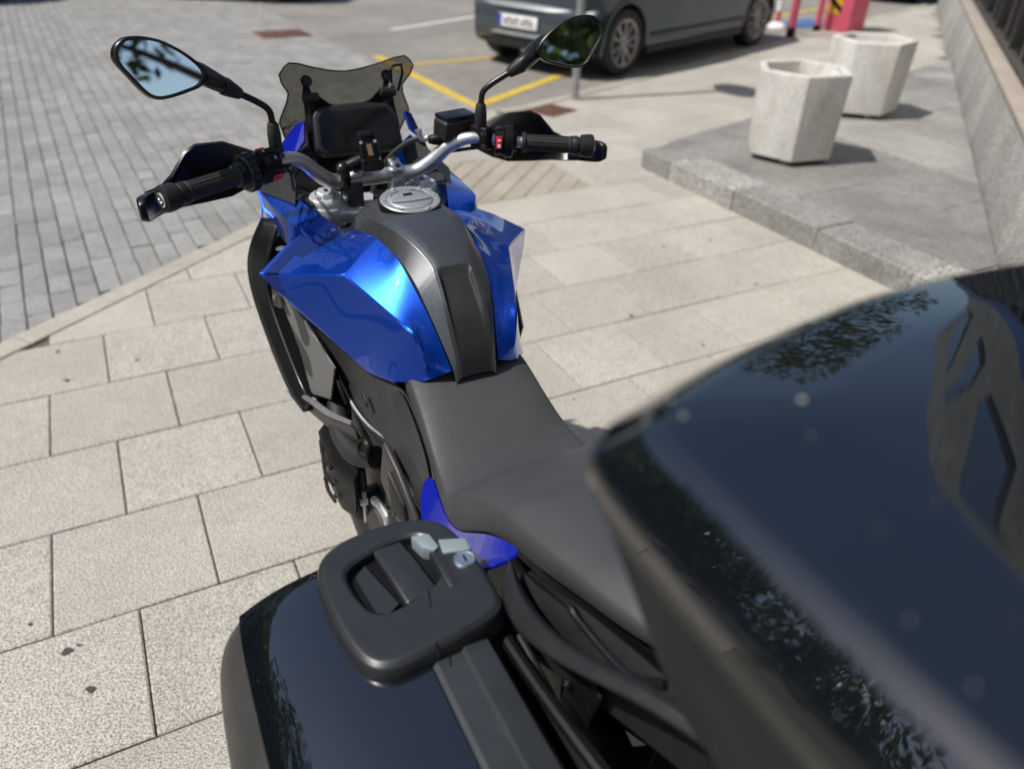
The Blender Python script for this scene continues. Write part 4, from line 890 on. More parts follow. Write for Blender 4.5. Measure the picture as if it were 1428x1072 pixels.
# ---- front fairing: blue side wings, spikes, black inner cowl, nose
for s in (1, -1):
    raw('fairing_spike', [SY(p, s) for p in [(1.30, .112, 1.165), (1.305, .129, 1.158), (1.36, .160, 1.10), (1.33, .165, 1.09), (1.27, .15, 1.10), (1.285, .118, 1.13)]], [(0, 1, 2, 3), (0, 3, 4, 5)], M['blue_plain'], bike, solid=.005, bevel=0)
    raw('inner_cowl', [SY(p, s) for p in [(1.36, .17, 1.08), (1.28, .155, 1.10), (1.22, .16, 1.055), (1.17, .175, 1.03), (1.30, .222, 1.025), (1.29, .10, 1.10), (1.24, .10, 1.02)]], [(0, 1, 2, 4), (2, 3, 4), (1, 5, 6, 2)], M['plastic'], bike, solid=.004)
    P = [(1.325, .222, 1.020), (1.22, .218, 1.020), (1.10, .205, 1.022), (1.05, .165, 1.005), (1.30, .222, .99), (1.20, .213, .968), (1.11, .215, .972), (1.05, .20, .975), (1.27, .188, 1.035), (1.19, .165, 1.034), (1.11, .14, 1.026), (1.06, .12, 1.012)]
    raw('fairing_wing', [SY(p, s) for p in P], [(0, 1, 5, 4), (1, 2, 6, 5), (2, 3, 7, 6), (0, 8, 9, 1), (1, 9, 10, 2), (2, 10, 11, 3)], M['blue'], bike, sub=2, solid=.004, off=0, crease={(0, 1): .9, (1, 2): .9, (2, 3): .9, (0, 4): 1, (4, 5): 1, (5, 6): 1, (6, 7): 1, (0, 8): 1, (8, 9): 1, (9, 10): 1, (10, 11): 1, (3, 7): 1, (3, 11): 1}, vcrease={0: 1, 3: 1, 7: 1, 2: .5})
    raw('cowl_trim', [SY(p, s) for p in [(1.33, .215, 1.028), (1.27, .186, 1.042), (1.19, .163, 1.041), (1.14, .15, 1.036), (1.20, .13, 1.03), (1.29, .15, 1.045)]], [(0, 1, 2, 3, 4, 5)], M['plastic_grey'], bike, solid=.004)
    raw('fairing_side', [SY(p, s) for p in [(1.325, .222, 1.018), (1.30, .222, .99), (1.25, .238, .96), (1.38, .20, .86), (1.50, .15, .86), (1.52, .14, 1.0), (1.42, .17, 1.08)]], [(0, 1, 2, 3), (0, 3, 4, 5, 6)], M['blue'], bike, solid=.004)
ringloft('nose', [[(x, -hw, z0), (x, -hw*.8, z1), (x, 0, z1+.01), (x, hw*.8, z1), (x, hw, z0), (x, hw*.6, z2), (x, 0, z2-.01), (x, -hw*.6, z2)] for x, hw, z0, z1, z2 in [(1.34, .15, 1.02, 1.10, .88), (1.45, .145, .98, 1.08, .86), (1.56, .115, .95, 1.02, .86), (1.64, .05, .92, .96, .88)]], M['plastic_dark'], bike, sub=2)
for s in (1, -1): prism('headlight', [SY(p, s) for p in [(1.575, .105, .985), (1.60, .03, .965), (1.605, .03, .92), (1.575, .10, .93)]], (1, .3*s, .2), .012, M['glass_black'], bike, bevel=.003)
ringloft('beak', [[(x, -hw, z), (x, 0, z+.015), (x, hw, z), (x, 0, z-.02)] for x, hw, z in [(1.50, .10, .86), (1.62, .07, .85), (1.72, .02, .82)]], M['blue'], bike, sub=2)
# ---- phone holder clamped to the bar
Pn = V(-1, 0, .6).normalized(); Pu = V(.6, 0, 1).normalized(); PC = V(1.150, .016, 1.130)
PR = Matrix((V(0, 1, 0), Pu, Pn)).transposed()
def pp(y, u, h=0): return PC+V(0, y, 0)+Pu*u+Pn*h
ph = prism('phone_holder', [pp(y, u, -.006) for y, u in [(.018, .042), (-.016, .042), (-.016, .026), (-.020, .020), (-.024, -.020), (-.024, -.036), (-.018, -.040), (.018, -.040), (.023, -.034), (.023, -.016), (.018, .02)]], Pn, .012, M['plastic_dark'], bike, bevel=.002)
box('contact_plate', pp(0, .002, .0065), (.010, .024, .0012), M['brown_chip'], ph, rot=PR, bevel=0)
for y_, u_ in ((.016, .018), (-.014, .018), (.019, -.018), (-.019, -.018)): lathe('holder_screw', [(0, .0035), (.002, .0035), (.002, .001)], pp(y_, u_, .006), Pn, M['alu'], ph, 12)
box('holder_tab', pp(.001, .034, .008), (.026, .012, .006), M['satin'], ph, rot=PR, bevel=.0015)
for y_ in (.019, -.020): box('holder_cheek', pp(y_, -.004, .007), (.005, .034, .007), M['satin'], ph, rot=PR, bevel=.0015)
tube('holder_arm', [(1.16, .02, 1.115), (1.175, .045, 1.10), (1.178, .068, 1.09)], [.013, .015, .015], M['plastic_dark'], ph, 12, 4)
lathe('holder_ball', [(-.014, .008), (-.008, .0145), (0, .017), (.008, .0145), (.014, .008)], (1.176, .068, 1.092), (0, 1, 0), M['satin'], ph, 20)
tube('holder_strap', [(1.19, .060, 1.05), (1.165, .066, 1.066), (1.17, .07, 1.09)], .010, M['plastic_dark'], ph, 10, 4)
lathe('clamp_knob', [(0, .008), (.006, .010), (.018, .010), (.022, .007), (.022, .001)], (1.150, .074, 1.062), (-.5, .5, .4), M['satin'], ph, 14)

# ================================================================== top case (own frame = bike frame)
tcase = empty('top_case', (.23398, .57579, 0), BYAW, 'large glossy black top box mounted on the rack behind the seat', 'luggage case')
def case_ring(hw, xf, xr, z, zf=None):
    """plan outline: bowed front edge, tight front corners, rounded rear; z may drop towards the front"""
    zf = z if zf is None else zf
    def zz(x): k = max(0, min(1, (x-(xf-.22))/.22)); return z+(zf-z)*k*k
    b_ = hw/.285
    outl = [(xr, 0), (xr, hw*.5), (xr+.012, hw*.86), (xr+.05, hw*.985), (xr+.14, hw), (xf-.20, hw), (xf-.10, hw*.998), (xf-.066*b_, hw*.975), (xf-.050*b_, hw*.91), (xf-.036*b_, hw*.78), (xf-.017*b_, hw*.52), (xf-.004*b_, hw*.25), (xf, 0)]
    full = outl+[(x, -y) for x, y in outl[-2:0:-1]]
    return [(x, y, zz(x)) for x, y in full]
base = ringloft('base_shell', [case_ring(.180, -.112, -.40, 1.072), case_ring(.200, -.104, -.42, 1.084), case_ring(.232, -.094, -.45, 1.160), case_ring(.262, -.086, -.48, 1.240), case_ring(.283, -.079, -.495, 1.295), case_ring(.293, -.073, -.50, 1.318), case_ring(.290, -.075, -.498, 1.323)], M['case_matte'], tcase, rows={0: .7, 1: .7, 5: .8, 6: .9}, cols={7: .35, 8: .35, 16: .35, 17: .35}, sub=3)
ringloft('lid_seal', [case_ring(.286, -.078, -.496, 1.320), case_ring(.286, -.078, -.496, 1.330)], M['plastic_dark'], tcase, sub=2)
lid = ringloft('lid', [case_ring(.293, -.074, -.50, 1.3275), case_ring(.297, -.071, -.504, 1.331), case_ring(.2975, -.0705, -.5045, 1.342), case_ring(.2945, -.074, -.50, 1.3495), case_ring(.278, -.094, -.485, 1.3690), case_ring(.269, -.103, -.476, 1.3745), case_ring(.205, -.155, -.43, 1.3850), case_ring(.120, -.20, -.36, 1.390), case_ring(.04, -.25, -.30, 1.391)], M['gloss'], tcase, rows={0: .9, 1: .5, 2: .5, 3: .6, 4: .8, 5: .85, 6: .6}, cols={7: .45, 8: .45, 16: .45, 17: .45}, sub=3)
ringloft('lid_trim', [case_ring(.2945, -.0725, -.5015, 1.3255), case_ring(.2985, -.0695, -.5055, 1.3285), case_ring(.2990, -.0692, -.506, 1.332), case_ring(.2965, -.0715, -.5035, 1.335)], M['case_matte'], tcase, caps=False, sub=2)
ringloft('back_pad', [[(-.10, y*.8, z) for y, z in ((-.17, 1.15), (.17, 1.15), (.17, 1.30), (-.17, 1.30))], [(-.068, y, z) for y, z in ((-.17, 1.15), (.17, 1.15), (.17, 1.315), (-.17, 1.315))], [(-.058, y*.85, z) for y, z in ((-.17, 1.17), (.17, 1.17), (.17, 1.305), (-.17, 1.305))]], M['rubber'], tcase, sub=3)
box('case_latch', (-.50, 0, 1.30), (.02, .09, .05), M['plastic'], tcase, bevel=.006)
# dried drops and dust specks lying on the lid
dg = bpy.context.evaluated_depsgraph_get(); lev = lid.evaluated_get(dg)
spots = [(-.187, .197, .0017), (-.148, .246, .0014), (-.165, .252, .0012), (-.292, .165, .0018), (-.30, .10, .0008), (-.22, .05, .0009)]
spots += [(rnd.uniform(-.42, -.12), rnd.uniform(-.1, .26), rnd.uniform(.0003, .0006)) for _ in range(30)]
sv_, sf_ = [], []
for x, y, r_ in spots:
    ok, hit, nn, _i = lev.ray_cast(V(x, y, 1.6), V(0, 0, -1))
    if not ok: continue
    a_ = nn.cross(V(1, 0, 0)).normalized(); b_ = nn.cross(a_); n = len(sv_)
    sv_ += [tuple(hit+nn*.0006+(a_*math.cos(2*math.pi*k/9)+b_*math.sin(2*math.pi*k/9))*r_*rnd.uniform(.7, 1.2)) for k in range(9)]; sf_.append(tuple(range(n, n+9)))
M['speck'] = simple('pale_dust', (.42, .40, .36), .9)
o = bpy.data.objects.new('dust_specks', plain_mesh('dust_specks', sv_, sf_, M['speck'])); col.objects.link(o); o.parent = tcase; o['kind'] = 'stuff'
# ================================================================== left side case
scase = empty('side_case', (.23398, .57579, 0), BYAW, 'black side pannier with carrying handle hanging on the left of the motorcycle', 'luggage case')
SEC = [(.20, .50), (.196, .68), (.200, .83), (.222, .850), (.295, .856), (.35, .852), (.40, .845), (.445, .831), (.478, .812), (.505, .785), (.522, .74), (.525, .66), (.515, .55), (.47, .49)]
def sec(x, k, dz=0): return [(x+.008, .345+(y-.345)*k, .668+(z-.66)*k+dz) for y, z in SEC]
st = [(.347, .70), (.342, .84), (.326, .93), (.29, .975), (.20, 1), (.05, 1.0), (-.15, 1.0), (-.26, .98), (-.295, .9), (-.30, .7)]
shell = ringloft('case_shell', [sec(x, k) for x, k in st], M['plastic_grey'], scase, rows={0: .4, -1: .4}, sub=3)
def seci(x, k, i0, i1, off):
    r = sec(x, k)[i0:i1]; return [(a, b, c+off) for a, b, c in r]
ringloft('lid_panel', [[(x-.004*j*0, y, z) for j, (x, y, z) in enumerate(seci(x_, k_, 4, 9, .002))] for x_, k_ in [(.318, .945), (.29, .978), (.20, 1.002), (.05, 1.002), (-.15, 1.002), (-.25, .985)]], M['gloss'], scase, closed=False, sub=3, solid=.004, off=1, rows={0: .8}, cols={0: .9, 4: .9})
ringloft('lid_rail', [[(x_, y, z) for y, z in ((.216, .850), (.222, .8665), (.252, .873), (.256, .868), (.287, .871), (.2965, .864))] for x_ in (.155, .10, 0, -.12, -.25)], M['case_rail'], scase, closed=False, solid=.006, off=-1, smooth=30)
# handle frame: chunky loop with a recess, cross bar, release latch and lock
HF = [(.296, .378), (.326, .356), (.340, .322), (.341, .254), (.326, .212), (.296, .187), (.21, .181), (.140, .181), (.122, .190), (.112, .218), (.098, .312), (.102, .342), (.122, .366), (.205, .377)]
HI = [(.262, .344), (.278, .337), (.286, .322), (.294, .296), (.300, .272), (.298, .245), (.288, .230), (.262, .228), (.225, .232), (.206, .240), (.194, .262), (.186, .295), (.184, .318), (.200, .335)]
def ht(x, y): return .861+(.30-y)*.04-(x-.2)*.03
cz_ = (.225, .285)
def hscale(P, k, dz): return [(cz_[0]+(x-cz_[0])*k*(.93 if x < cz_[0] else 1)+.006, cz_[1]+(y-cz_[1])*k+.004, ht(x, y)+dz) for x, y in P]
frm = ringloft('handle_frame', [hscale(HF, 1.0, -.02), hscale(HF, 1.0, .008), hscale(HF, .965, .021), hscale(HF, .90, .026), hscale(HI, 1.07, .026), hscale(HI, .99, .022), hscale(HI, .96, -.002)], M['case_handle'], scase, caps=False, sub=3, rows={0: 1, 1: .3, 2: .45, 3: .5, 4: .6, 5: .5, 6: 1})
prism('handle_recess', hscale(HI, 1.02, .005), (0, 0, 1), .006, M['plastic_dark'], scase, bevel=0)
raw('recess_step', [(x, y, ht(x, y)+.0135) for x, y in [(.268, .334), (.282, .318), (.205, .300), (.194, .316), (.203, .328)]], [(0, 1, 2, 3, 4)], M['case_handle'], scase, solid=.008)
hb = prism('grip_bar', [(x, y, ht(x, y)+.010) for x, y in [(.302, .302), (.302, .264), (.200, .250), (.196, .294)]], (0, 0, 1), .015, M['case_handle'], scase, bevel=.005, seg=3)
rl = prism('release_latch', [(x, y, ht(x, y)+.004) for x, y in [(.296, .252), (.290, .229), (.262, .226), (.258, .234), (.270, .246)]], (0, 0, 1), .027, M['lightgrey'], scase, bevel=.002)
prism('latch_cover', [(x, y, ht(x, y)+.004) for x, y in [(.266, .240), (.262, .222), (.196, .226), (.192, .240)]], (0, 0, 1), .0235, M['case_handle'], scase, bevel=.004)
prism('grey_tab', [(x, y, ht(x, y)+.0235) for x, y in [(.276, .222), (.262, .190), (.240, .192), (.250, .226)]], (0, 0, 1), .006, M['lightgrey'], scase, bevel=.002)
lk = lathe('key_lock', [(0, .0145), (.004, .0145), (.006, .013), (.006, .0115), (.005, .011), (.005, .001)], (.229, .205, ht(.229, .205)+.024), (0, 0, 1), M['alu'], scase, 28)
box('key_slit', (.229, .205, ht(.229, .205)+.0292), (.010, .0022, .002), M['plastic_dark'], lk, bevel=0)
raw('handle_seam', [(x, y, ht(x, y)+.0265) for x, y in [(.204, .262), (.204, .264), (.108, .290), (.108, .288)]], [(0, 1, 2, 3)], M['plastic_dark'], scase, smooth=None)
ringloft('case_mount', [[(.31, .190, .84), (.31, .165, .83), (.31, .165, .72), (.31, .19, .72)], [(.15, .188, .868), (.15, .158, .85), (.15, .158, .72), (.15, .19, .72)], [(.06, .19, .85), (.06, .165, .83), (.06, .165, .70), (.06, .195, .70)], [(-.2, .19, .84), (-.2, .17, .82), (-.2, .17, .7), (-.2, .195, .7)]], M['plastic'], scase, sub=2)

# ================================================================== street furniture
def planter(cx, cy, rot, name_label, chip):
    r_ = empty('concrete_planter', (cx, cy, PH), rot, name_label, 'planter', 'hexagonal planters on the granite platform')
    def hexr(R0, z, e=1): return [(R0*math.cos(R_(60*k+30)), R0*math.sin(R_(60*k+30)), z) for k in range(6)]
    rr = [hexr(.285, .035), hexr(.288, .04), hexr(.312, .545), hexr(.308, .555), hexr(.262, .555), hexr(.258, .548), hexr(.245, .40)]
    raw('shell', *merge([(sum([list(q) for q in rr], []), [(i*6+k, i*6+(k+1) % 6, i*6+6+(k+1) % 6, i*6+6+k) for i in range(len(rr)-1) for k in range(6)]+[tuple(range(6))[::-1]])]), M['concrete'], r_, bevel=.006, smooth=30)
    raw('soil', hexr(.246, .415), [tuple(range(6))], M['soil'], r_, smooth=None)
    for k in range(3):
        a = R_(120*k+20); box('foot', (.16*math.cos(a), .16*math.sin(a), .018), (.09, .05, .036), M['concrete'], r_, rot=rotz(a), bevel=.006)
    if chip: box('slab_piece', (.16, .06, .475), (.03, .26, .15), M['concrete'], r_, rot=rotz(R_(12)) @ roty(R_(22)), bevel=.006)
M['soil'] = stone('dry_soil', (.10, .07, .05), (.24, .18, .13), (.34, .27, .20), 60, 0, .95, .3, .6, 8)
planter(1.80, 5.19, R_(-12), 'nearer pale concrete hexagonal planter by the platform corner', True)
planter(2.74, 6.48, R_(14), 'farther pale concrete hexagonal planter behind the nearer one', False)
# sign post whose disc is above the picture
sp_ = empty('sign_post', (.50, 7.24, 0), R_(19), 'grey galvanised sign post at the pavement corner behind the right mirror', 'sign post')
tube('pole', [(0, 0, -.05), (0, 0, 2.85)], .034, M['galv'], sp_, 20, 1, False)
lathe('sign_disc', [(0, .295), (.004, .30), (.010, .30), (.012, .295), (.012, .001)], (-.04, 0, 2.58), (-1, 0, 0), M['galv'], sp_, 40)
# red barrier pillar, posts
bp = empty('barrier_pillar', (4.52, 11.86, 0), R_(38), 'red parking barrier pillar with yellow and black hatched plate', 'barrier')
M['redpaint'] = simple('faded_red_paint', (.55, .085, .14), .5, 0, .1, .2, .1, 5)
M['hatch'] = simple('yellow_plate', (.62, .36, .03), .5)
box('cabinet', (0, 0, .5), (.40, .40, 1.0), M['redpaint'], bp, bevel=.015)
pl_ = box('warning_plate', (-.2045, .055, .62), (.008, .20, .80), M['hatch'], bp, bevel=.002)
for k in range(5):
    zc = .30+k*.17
    raw('black_stripe', [(-.2095, -.045, zc-.07), (-.2095, .155, zc+.07), (-.2095, .155, zc+.15), (-.2095, -.045, zc+.01)], [(0, 1, 2, 3)], M['plastic_dark'], pl_, smooth=None)
box('door_plate', (-.03, -.2045, .62), (.18, .008, .30), M['galv'], bp, bevel=.002)
rp = empty('red_post', (3.60, 11.22, 0), R_(30), 'slim red post with a black foot beside the grey hatchback', 'post')
box('shaft', (0, 0, .60), (.075, .075, 1.05), M['redpaint'], rp, bevel=.006); box('foot', (0, 0, .05), (.085, .085, .12), M['plastic_dark'], rp, bevel=.006)
rp = empty('red_post', (4.12, 11.75, 0), R_(30), 'slim red post standing against the barrier pillar', 'post')
box('shaft', (0, 0, .60), (.06, .06, 1.1), M['redpaint'], rp, bevel=.006); box('foot', (0, 0, .04), (.075, .075, .08), M['plastic_dark'], rp, bevel=.004)
wp = empty('delineator_post', (3.66, 12.1, 0), 0, 'red and white banded plastic post on a white foot', 'post')
lathe('foot', [(0, .13), (.03, .12), (.06, .07), (.07, .04), (.07, .001)], (0, 0, -.008), (0, 0, 1), M['white_print'], wp, 20)
for k in range(6): tube('band', [(0, 0, .055+k*.15), (0, 0, .055+k*.15+.1485)], .035, M['redpaint'] if k % 2 == 0 else M['white_print'], wp, 14, 1, False)
paint('blue_line', (3.85, 12.2), (4.6, 12.9), .5, simple('blue_road_paint', (.06, .13, .28), .8))

# ================================================================== cars
M['car_glass'] = simple('car_window_glass', (.012, .015, .016), .06, 0, .8, .02, .1)
M['car_trim'] = simple('car_black_trim', (.014, .014, .015), .55)
M['alloy'] = simple('painted_alloy', (.42, .42, .42), .38, .7, .2, .2)
M['lamp_red'] = simple('tail_lamp_red', (.30, .008, .012), .15, 0, .8, .03)
def car(name, loc, ang, paintm, label, group):
    r_ = empty(name, loc, ang, label, 'car', group)
    WB = 2.80; HW = .86
    # side sheet with wheel arches, swept across the width
    def prof():
        P_ = [(-.60, .30), (-.63, .37), (-.64, .55), (-.62, .60), (-.56, .63), (-.55, .80), (-.50, .98), (-.46, 1.02), (2.05, 1.0), (3.05, .90), (3.45, .72), (3.55, .55), (3.54, .34), (3.42, .22)]
        for cx in (WB, 0):
            for k in range(0, 13):
                a = math.pi*k/12; P_.append((cx+.365*math.cos(a), max(.20, .315+.365*math.sin(a))))
            if cx: P_ += [(WB-.45, .19), (.45, .19)]
        P_ += [(-.45, .24), (-.55, .26)]
        return P_
    PR_ = prof(); n_ = len(PR_); rings = []
    def narrow(x, z, f):
        hw = HW*f
        hw -= .05*max(0, (z-.72)/.3)
        hw -= .22*max(0, (x-2.9)/.65)**2+.20*max(0, (-.25-x)/.38)**2
        hw -= .05*max(0, (.35-z)/.2)
        return hw
    for f_ in (-1, -.985, 0, .985, 1):
        rings.append([(x+(0 if abs(f_) < .99 else (.05 if x < -.45 else -.03 if x > 3.3 else 0)), math.copysign(1, f_)*narrow(x, z, abs(f_)) if f_ else 0, z) for x, z in PR_])
    v = [p for r in rings for p in r]; f = []
    for i in range(4):
        for k in range(n_): a, b = i*n_+k, i*n_+(k+1) % n_; f.append((a, b, b+n_, a+n_))
    f.append(tuple(range(n_))); f.append(tuple(range(4*n_, 5*n_))[::-1])
    body = raw('body', v, f, paintm, r_, smooth=40)
    ringloft('cabin', [[(x0, -w_, z0), (x0, w_, z0), (x1, w_*.86, z1), (x1, -w_*.86, z1)] for x0, x1, w_, z0, z1 in [(-.47, -.32, .76, 1.0, 1.30), (-.35, -.15, .80, 1.0, 1.42), (.8, .8, .82, 1.0, 1.47), (1.35, 1.2, .80, 1.0, 1.42), (2.05, 1.55, .74, .98, 1.25)]], M['car_glass'], r_, bevel=.02)
    ringloft('roof', [[(x, -w_, z), (x, w_, z), (x, w_*.9, z+.03), (x, -w_*.9, z+.03)] for x, w_, z in [(-.34, .67, 1.40), (.1, .70, 1.455), (.8, .71, 1.47), (1.3, .68, 1.43)]], paintm, r_, bevel=.01)
    for s in (1, -1):
        raw('sill', *boxdata((WB/2, s*(HW-.012), .215), (WB-.80, .03, .07)), M['car_trim'], r_, bevel=.01)
        raw('door_moulding', *boxdata((WB/2, s*(HW+.002), .36), (WB-.86, .012, .035)), M['car_trim'], r_, bevel=.004)
        raw('tail_light', *boxdata((-.545, s*.62, .86), (.06, .26, .13), rotz(R_(-14*s))), M['lamp_red'], r_, bevel=.02)
        for cx in (0, WB):
            w0 = empty('wheel_mount') if False else None
            ty = lathe('tyre', [(-.20, .20), (-.20, .29), (-.17, .312), (-.03, .315), (0, .305), (.01, .27), (.005, .225), (-.02, .215)], (cx, s*(HW-.015), .315), (0, s, 0), M['rubber'], r_, 48)
            sp = [lathedata([(-.05, .218), (-.015, .226), (.004, .222), (.0, .205), (-.06, .195)], (cx, s*(HW-.012), .315), (0, s, 0), 40), lathedata([(-.05, .05), (-.012, .05), (-.006, .03), (-.006, .001)], (cx, s*(HW-.012), .315), (0, s, 0), 20)]
            for k in range(10):
                a = 2*math.pi*(k//2)/5+(.16 if k % 2 else -.16); a2 = 2*math.pi*(k//2)/5+(.30 if k % 2 else -.30)
                p0 = V(cx+.03*math.cos(a), s*(HW-.022), .315+.03*math.sin(a)); p1 = V(cx+.21*math.cos(a2), s*(HW-.018), .315+.21*math.sin(a2))
                sp.append(tubedata([p0, p1], .017, 6, 1, False))
            raw('rim', *merge(sp), M['alloy'], ty)
            lathe('brake_disc', [(-.09, .19), (-.085, .19), (-.085, .001)], (cx, s*(HW-.01), .315), (0, s, 0), M['car_trim'], ty, 24)
            v, f = [], []
            for k in range(25):
                a = math.pi*(k/24*1.16-.08)
                for r0, y0 in ((.362, HW-.03), (.362, HW+.004), (.392, HW+.002)): v.append((cx+r0*math.cos(a), s*(y0-(.05*max(0, (.35-(.315+r0*math.sin(a)))/.2))), .315+r0*math.sin(a)))
            f = [(i*3+j, i*3+j+1, i*3+j+4, i*3+j+3) for i in range(24) for j in range(2)]
            raw('arch_lip', v, f, M['car_trim'] if False else paintm, r_)
    box('wheel_well', (WB/2, 0, .36), (3.66, 1.2, .26), M['car_trim'], r_, bevel=.02)
    # rear bumper: trim strip, lower black valance, plate with blue band
    def rb(x, y): return x+.16*(abs(y)/.80)**3.2
    ringloft('bumper_trim', [[(rb(-.640, y), y, .335), (rb(-.652, y), y, .345), (rb(-.645, y), y, .375), (rb(-.60, y), y, .375), (rb(-.60, y), y, .335)] for y in (-.80, -.6, -.3, 0, .3, .6, .80)], M['trim_and_glint'], r_)
    ringloft('valance', [[(rb(-.60, y), y, .22), (rb(-.625, y), y, .24), (rb(-.63, y), y, .332), (rb(-.56, y), y, .332), (rb(-.56, y), y, .21)] for y in (-.80, -.6, -.3, 0, .3, .6, .80)], M['car_trim'], r_)
    ringloft('bumper_ledge_glint', [[(rb(-.56, y), y, .640), (rb(-.635, y), y, .625), (rb(-.648, y), y, .60), (rb(-.60, y), y, .59)] for y in (-.80, -.6, -.3, 0, .3, .6, .80)], M['trim_and_glint'], r_)  # silver colour paints in the light reflected along the bumper ledge
    np_ = box('number_plate', (-.650, .02, .475), (.012, .52, .115), M['white_print'], r_, rot=roty(R_(6)), bevel=.003)
    box('plate_band', (-.6575, .257, .476), (.002, .042, .105), simple('plate_blue', (.01, .06, .42), .5), np_, rot=roty(R_(6)), bevel=0)
    mk = []
    for k, y in enumerate((.235, .18, .125, .07, -.005, -.06, -.115)):
        for dy in (-.014, .014): mk.append(((-.6585, y-.05+dy, .476), (.002, .009, .07), roty(R_(6))))
        mk.append(((-.6585, y-.05, .50 if k % 2 else .465), (.002, .03, .012), roty(R_(6))))
    boxes('plate_marks', mk, M['car_trim'], np_)['kind'] = 'stuff'
    return r_
M['trim_and_glint'] = simple('silver_trim_and_glint', (.42, .44, .45), .35, .5)
M['car_grey'] = simple('grey_car_paint', (.085, .105, .122), .34, .5, .7, .05, .05, 3)
M['car_black'] = simple('black_car_paint', (.010, .010, .012), .3, .2, 1, .03, .05, 3)
CA = math.atan2(.745, .667)
def car_at(wx, wy, ang, side):                       # from the contact point of a rear wheel
    return (wx-side*.86*-math.sin(ang)*1, wy-side*.86*math.cos(ang), -.008)
car('parked_car', car_at(1.05, 8.33, CA, -1), CA, M['car_grey'], 'grey hatchback parked in the yellow bay behind the motorcycle', 'cars parked round the parking area')
car('parked_car', (6.62, 16.1, -.008), CA-R_(8), M['car_black'], 'black car parked beyond the red barrier pillar', 'cars parked round the parking area')
car('parked_car', (-6.6, 14.35, -.008), R_(-6), M['car_black'], 'black car at the far end of the sett road above the windscreen', 'cars parked round the parking area')
car('parked_car', (-8.6, 12.6, -.008), R_(100), M['car_black'], 'dark car cut off by the top left corner of the picture', 'cars parked round the parking area')

# ================================================================== building along the platform
BT = Vector((-BN.y, BN.x)); BT = BT if BT.y > 0 else -BT
bld = empty('building', (*(BN*BD), 0), math.atan2(BT.y, BT.x), 'glass fronted building with dark window frames above a granite plinth', 'building')
# local: x along the facade (towards far), y negative = into the building
M['frame'] = simple('dark_window_frame', (.030, .032, .034), .4, .4)
M['shop_glass'] = simple('reflective_window_glass', (.58, .54, .49), .010, 1, 0, 0, .03, 3, rvar=.2)
M['wall'] = stone('rendered_wall', (.42, .40, .36), (.55, .53, .48), (.62, .60, .55), 40, 0, .9, .2)
M['tan'] = stone('tan_stone_ledge', (.26, .22, .19), (.38, .33, .28), (.46, .41, .36), 120, .05, .8, .25)
sB = 1
def into(d): return -d            # distance into the building
k = 0
X0, X1 = .60, 15.0
xs = X0
while xs < X1:
    ln = 1.18
    ringloft('plinth_block', [[(xs+.003, .0, .05), (xs+.003, -.05, .545), (xs+.003, -.25, .545), (xs+.003, -.25, .05)], [(xs+ln-.003, .0, .05), (xs+ln-.003, -.05, .545), (xs+ln-.003, -.25, .545), (xs+ln-.003, -.25, .05)]], M['granite_light'], bld, bevel=.004)
    xs += ln
box('ledge', ((X0+X1)/2, -.24, .555), (X1-X0, .40, .03), M['tan'], bld, bevel=.004)
box('back_wall', ((X0+X1)/2, -2.6, 2.0), (X1-X0, .1, 4.0), M['car_trim'], bld, bevel=0)
box('upper_wall', ((X0+X1)/2, -.65, 5.2), (X1-X0, .5, 3.6), M['granite'], bld, bevel=.02)
box('fascia', ((X0+X1)/2, -.36, 3.25), (X1-X0, .12, .5), simple('blue_fascia', (.02, .05, .16), .4), bld, bevel=.01)
x = X0
while x < X1-1:
    w_ = 1.2
    fr = ringloft('window_frame', [[(x+.0, -.22, .60), (x+w_, -.22, .60), (x+w_, -.22, 3.0), (x, -.22, 3.0)], [(x, -.15, .60), (x+w_, -.15, .60), (x+w_, -.15, 3.0), (x, -.15, 3.0)], [(x+.05, -.15, .67), (x+w_-.05, -.15, .67), (x+w_-.05, -.15, 2.95), (x+.05, -.15, 2.95)], [(x+.05, -.22, .67), (x+w_-.05, -.22, .67), (x+w_-.05, -.22, 2.95), (x+.05, -.22, 2.95)]], M['frame'], bld, caps=False, smooth=20)
    for zc in (1.72,): box('transom', (x+w_/2, -.18, zc), (w_-.1, .06, .06), M['frame'], fr, bevel=.004)
    box('mullion', (x+w_/2, -.165, 1.8), (.05, .07, 2.28), M['frame'], fr, bevel=.004)
    raw('pane', [(x+.05, -.19, .67), (x+w_-.05, -.19, .67), (x+w_-.05, -.19, 2.95), (x+.05, -.19, 2.95)], [(0, 1, 2, 3)], M['shop_glass'], fr, smooth=None, solid=.008)
    x += w_
for xx in range(2, 15, 3):
    wf = box('upper_window', (xx, -.41, 5.2), (1.3, .06, 1.5), M['frame'], bld, bevel=.01); box('pane', (xx, -.375, 5.2), (1.16, .02, 1.36), M['shop_glass'], wf, bevel=0)

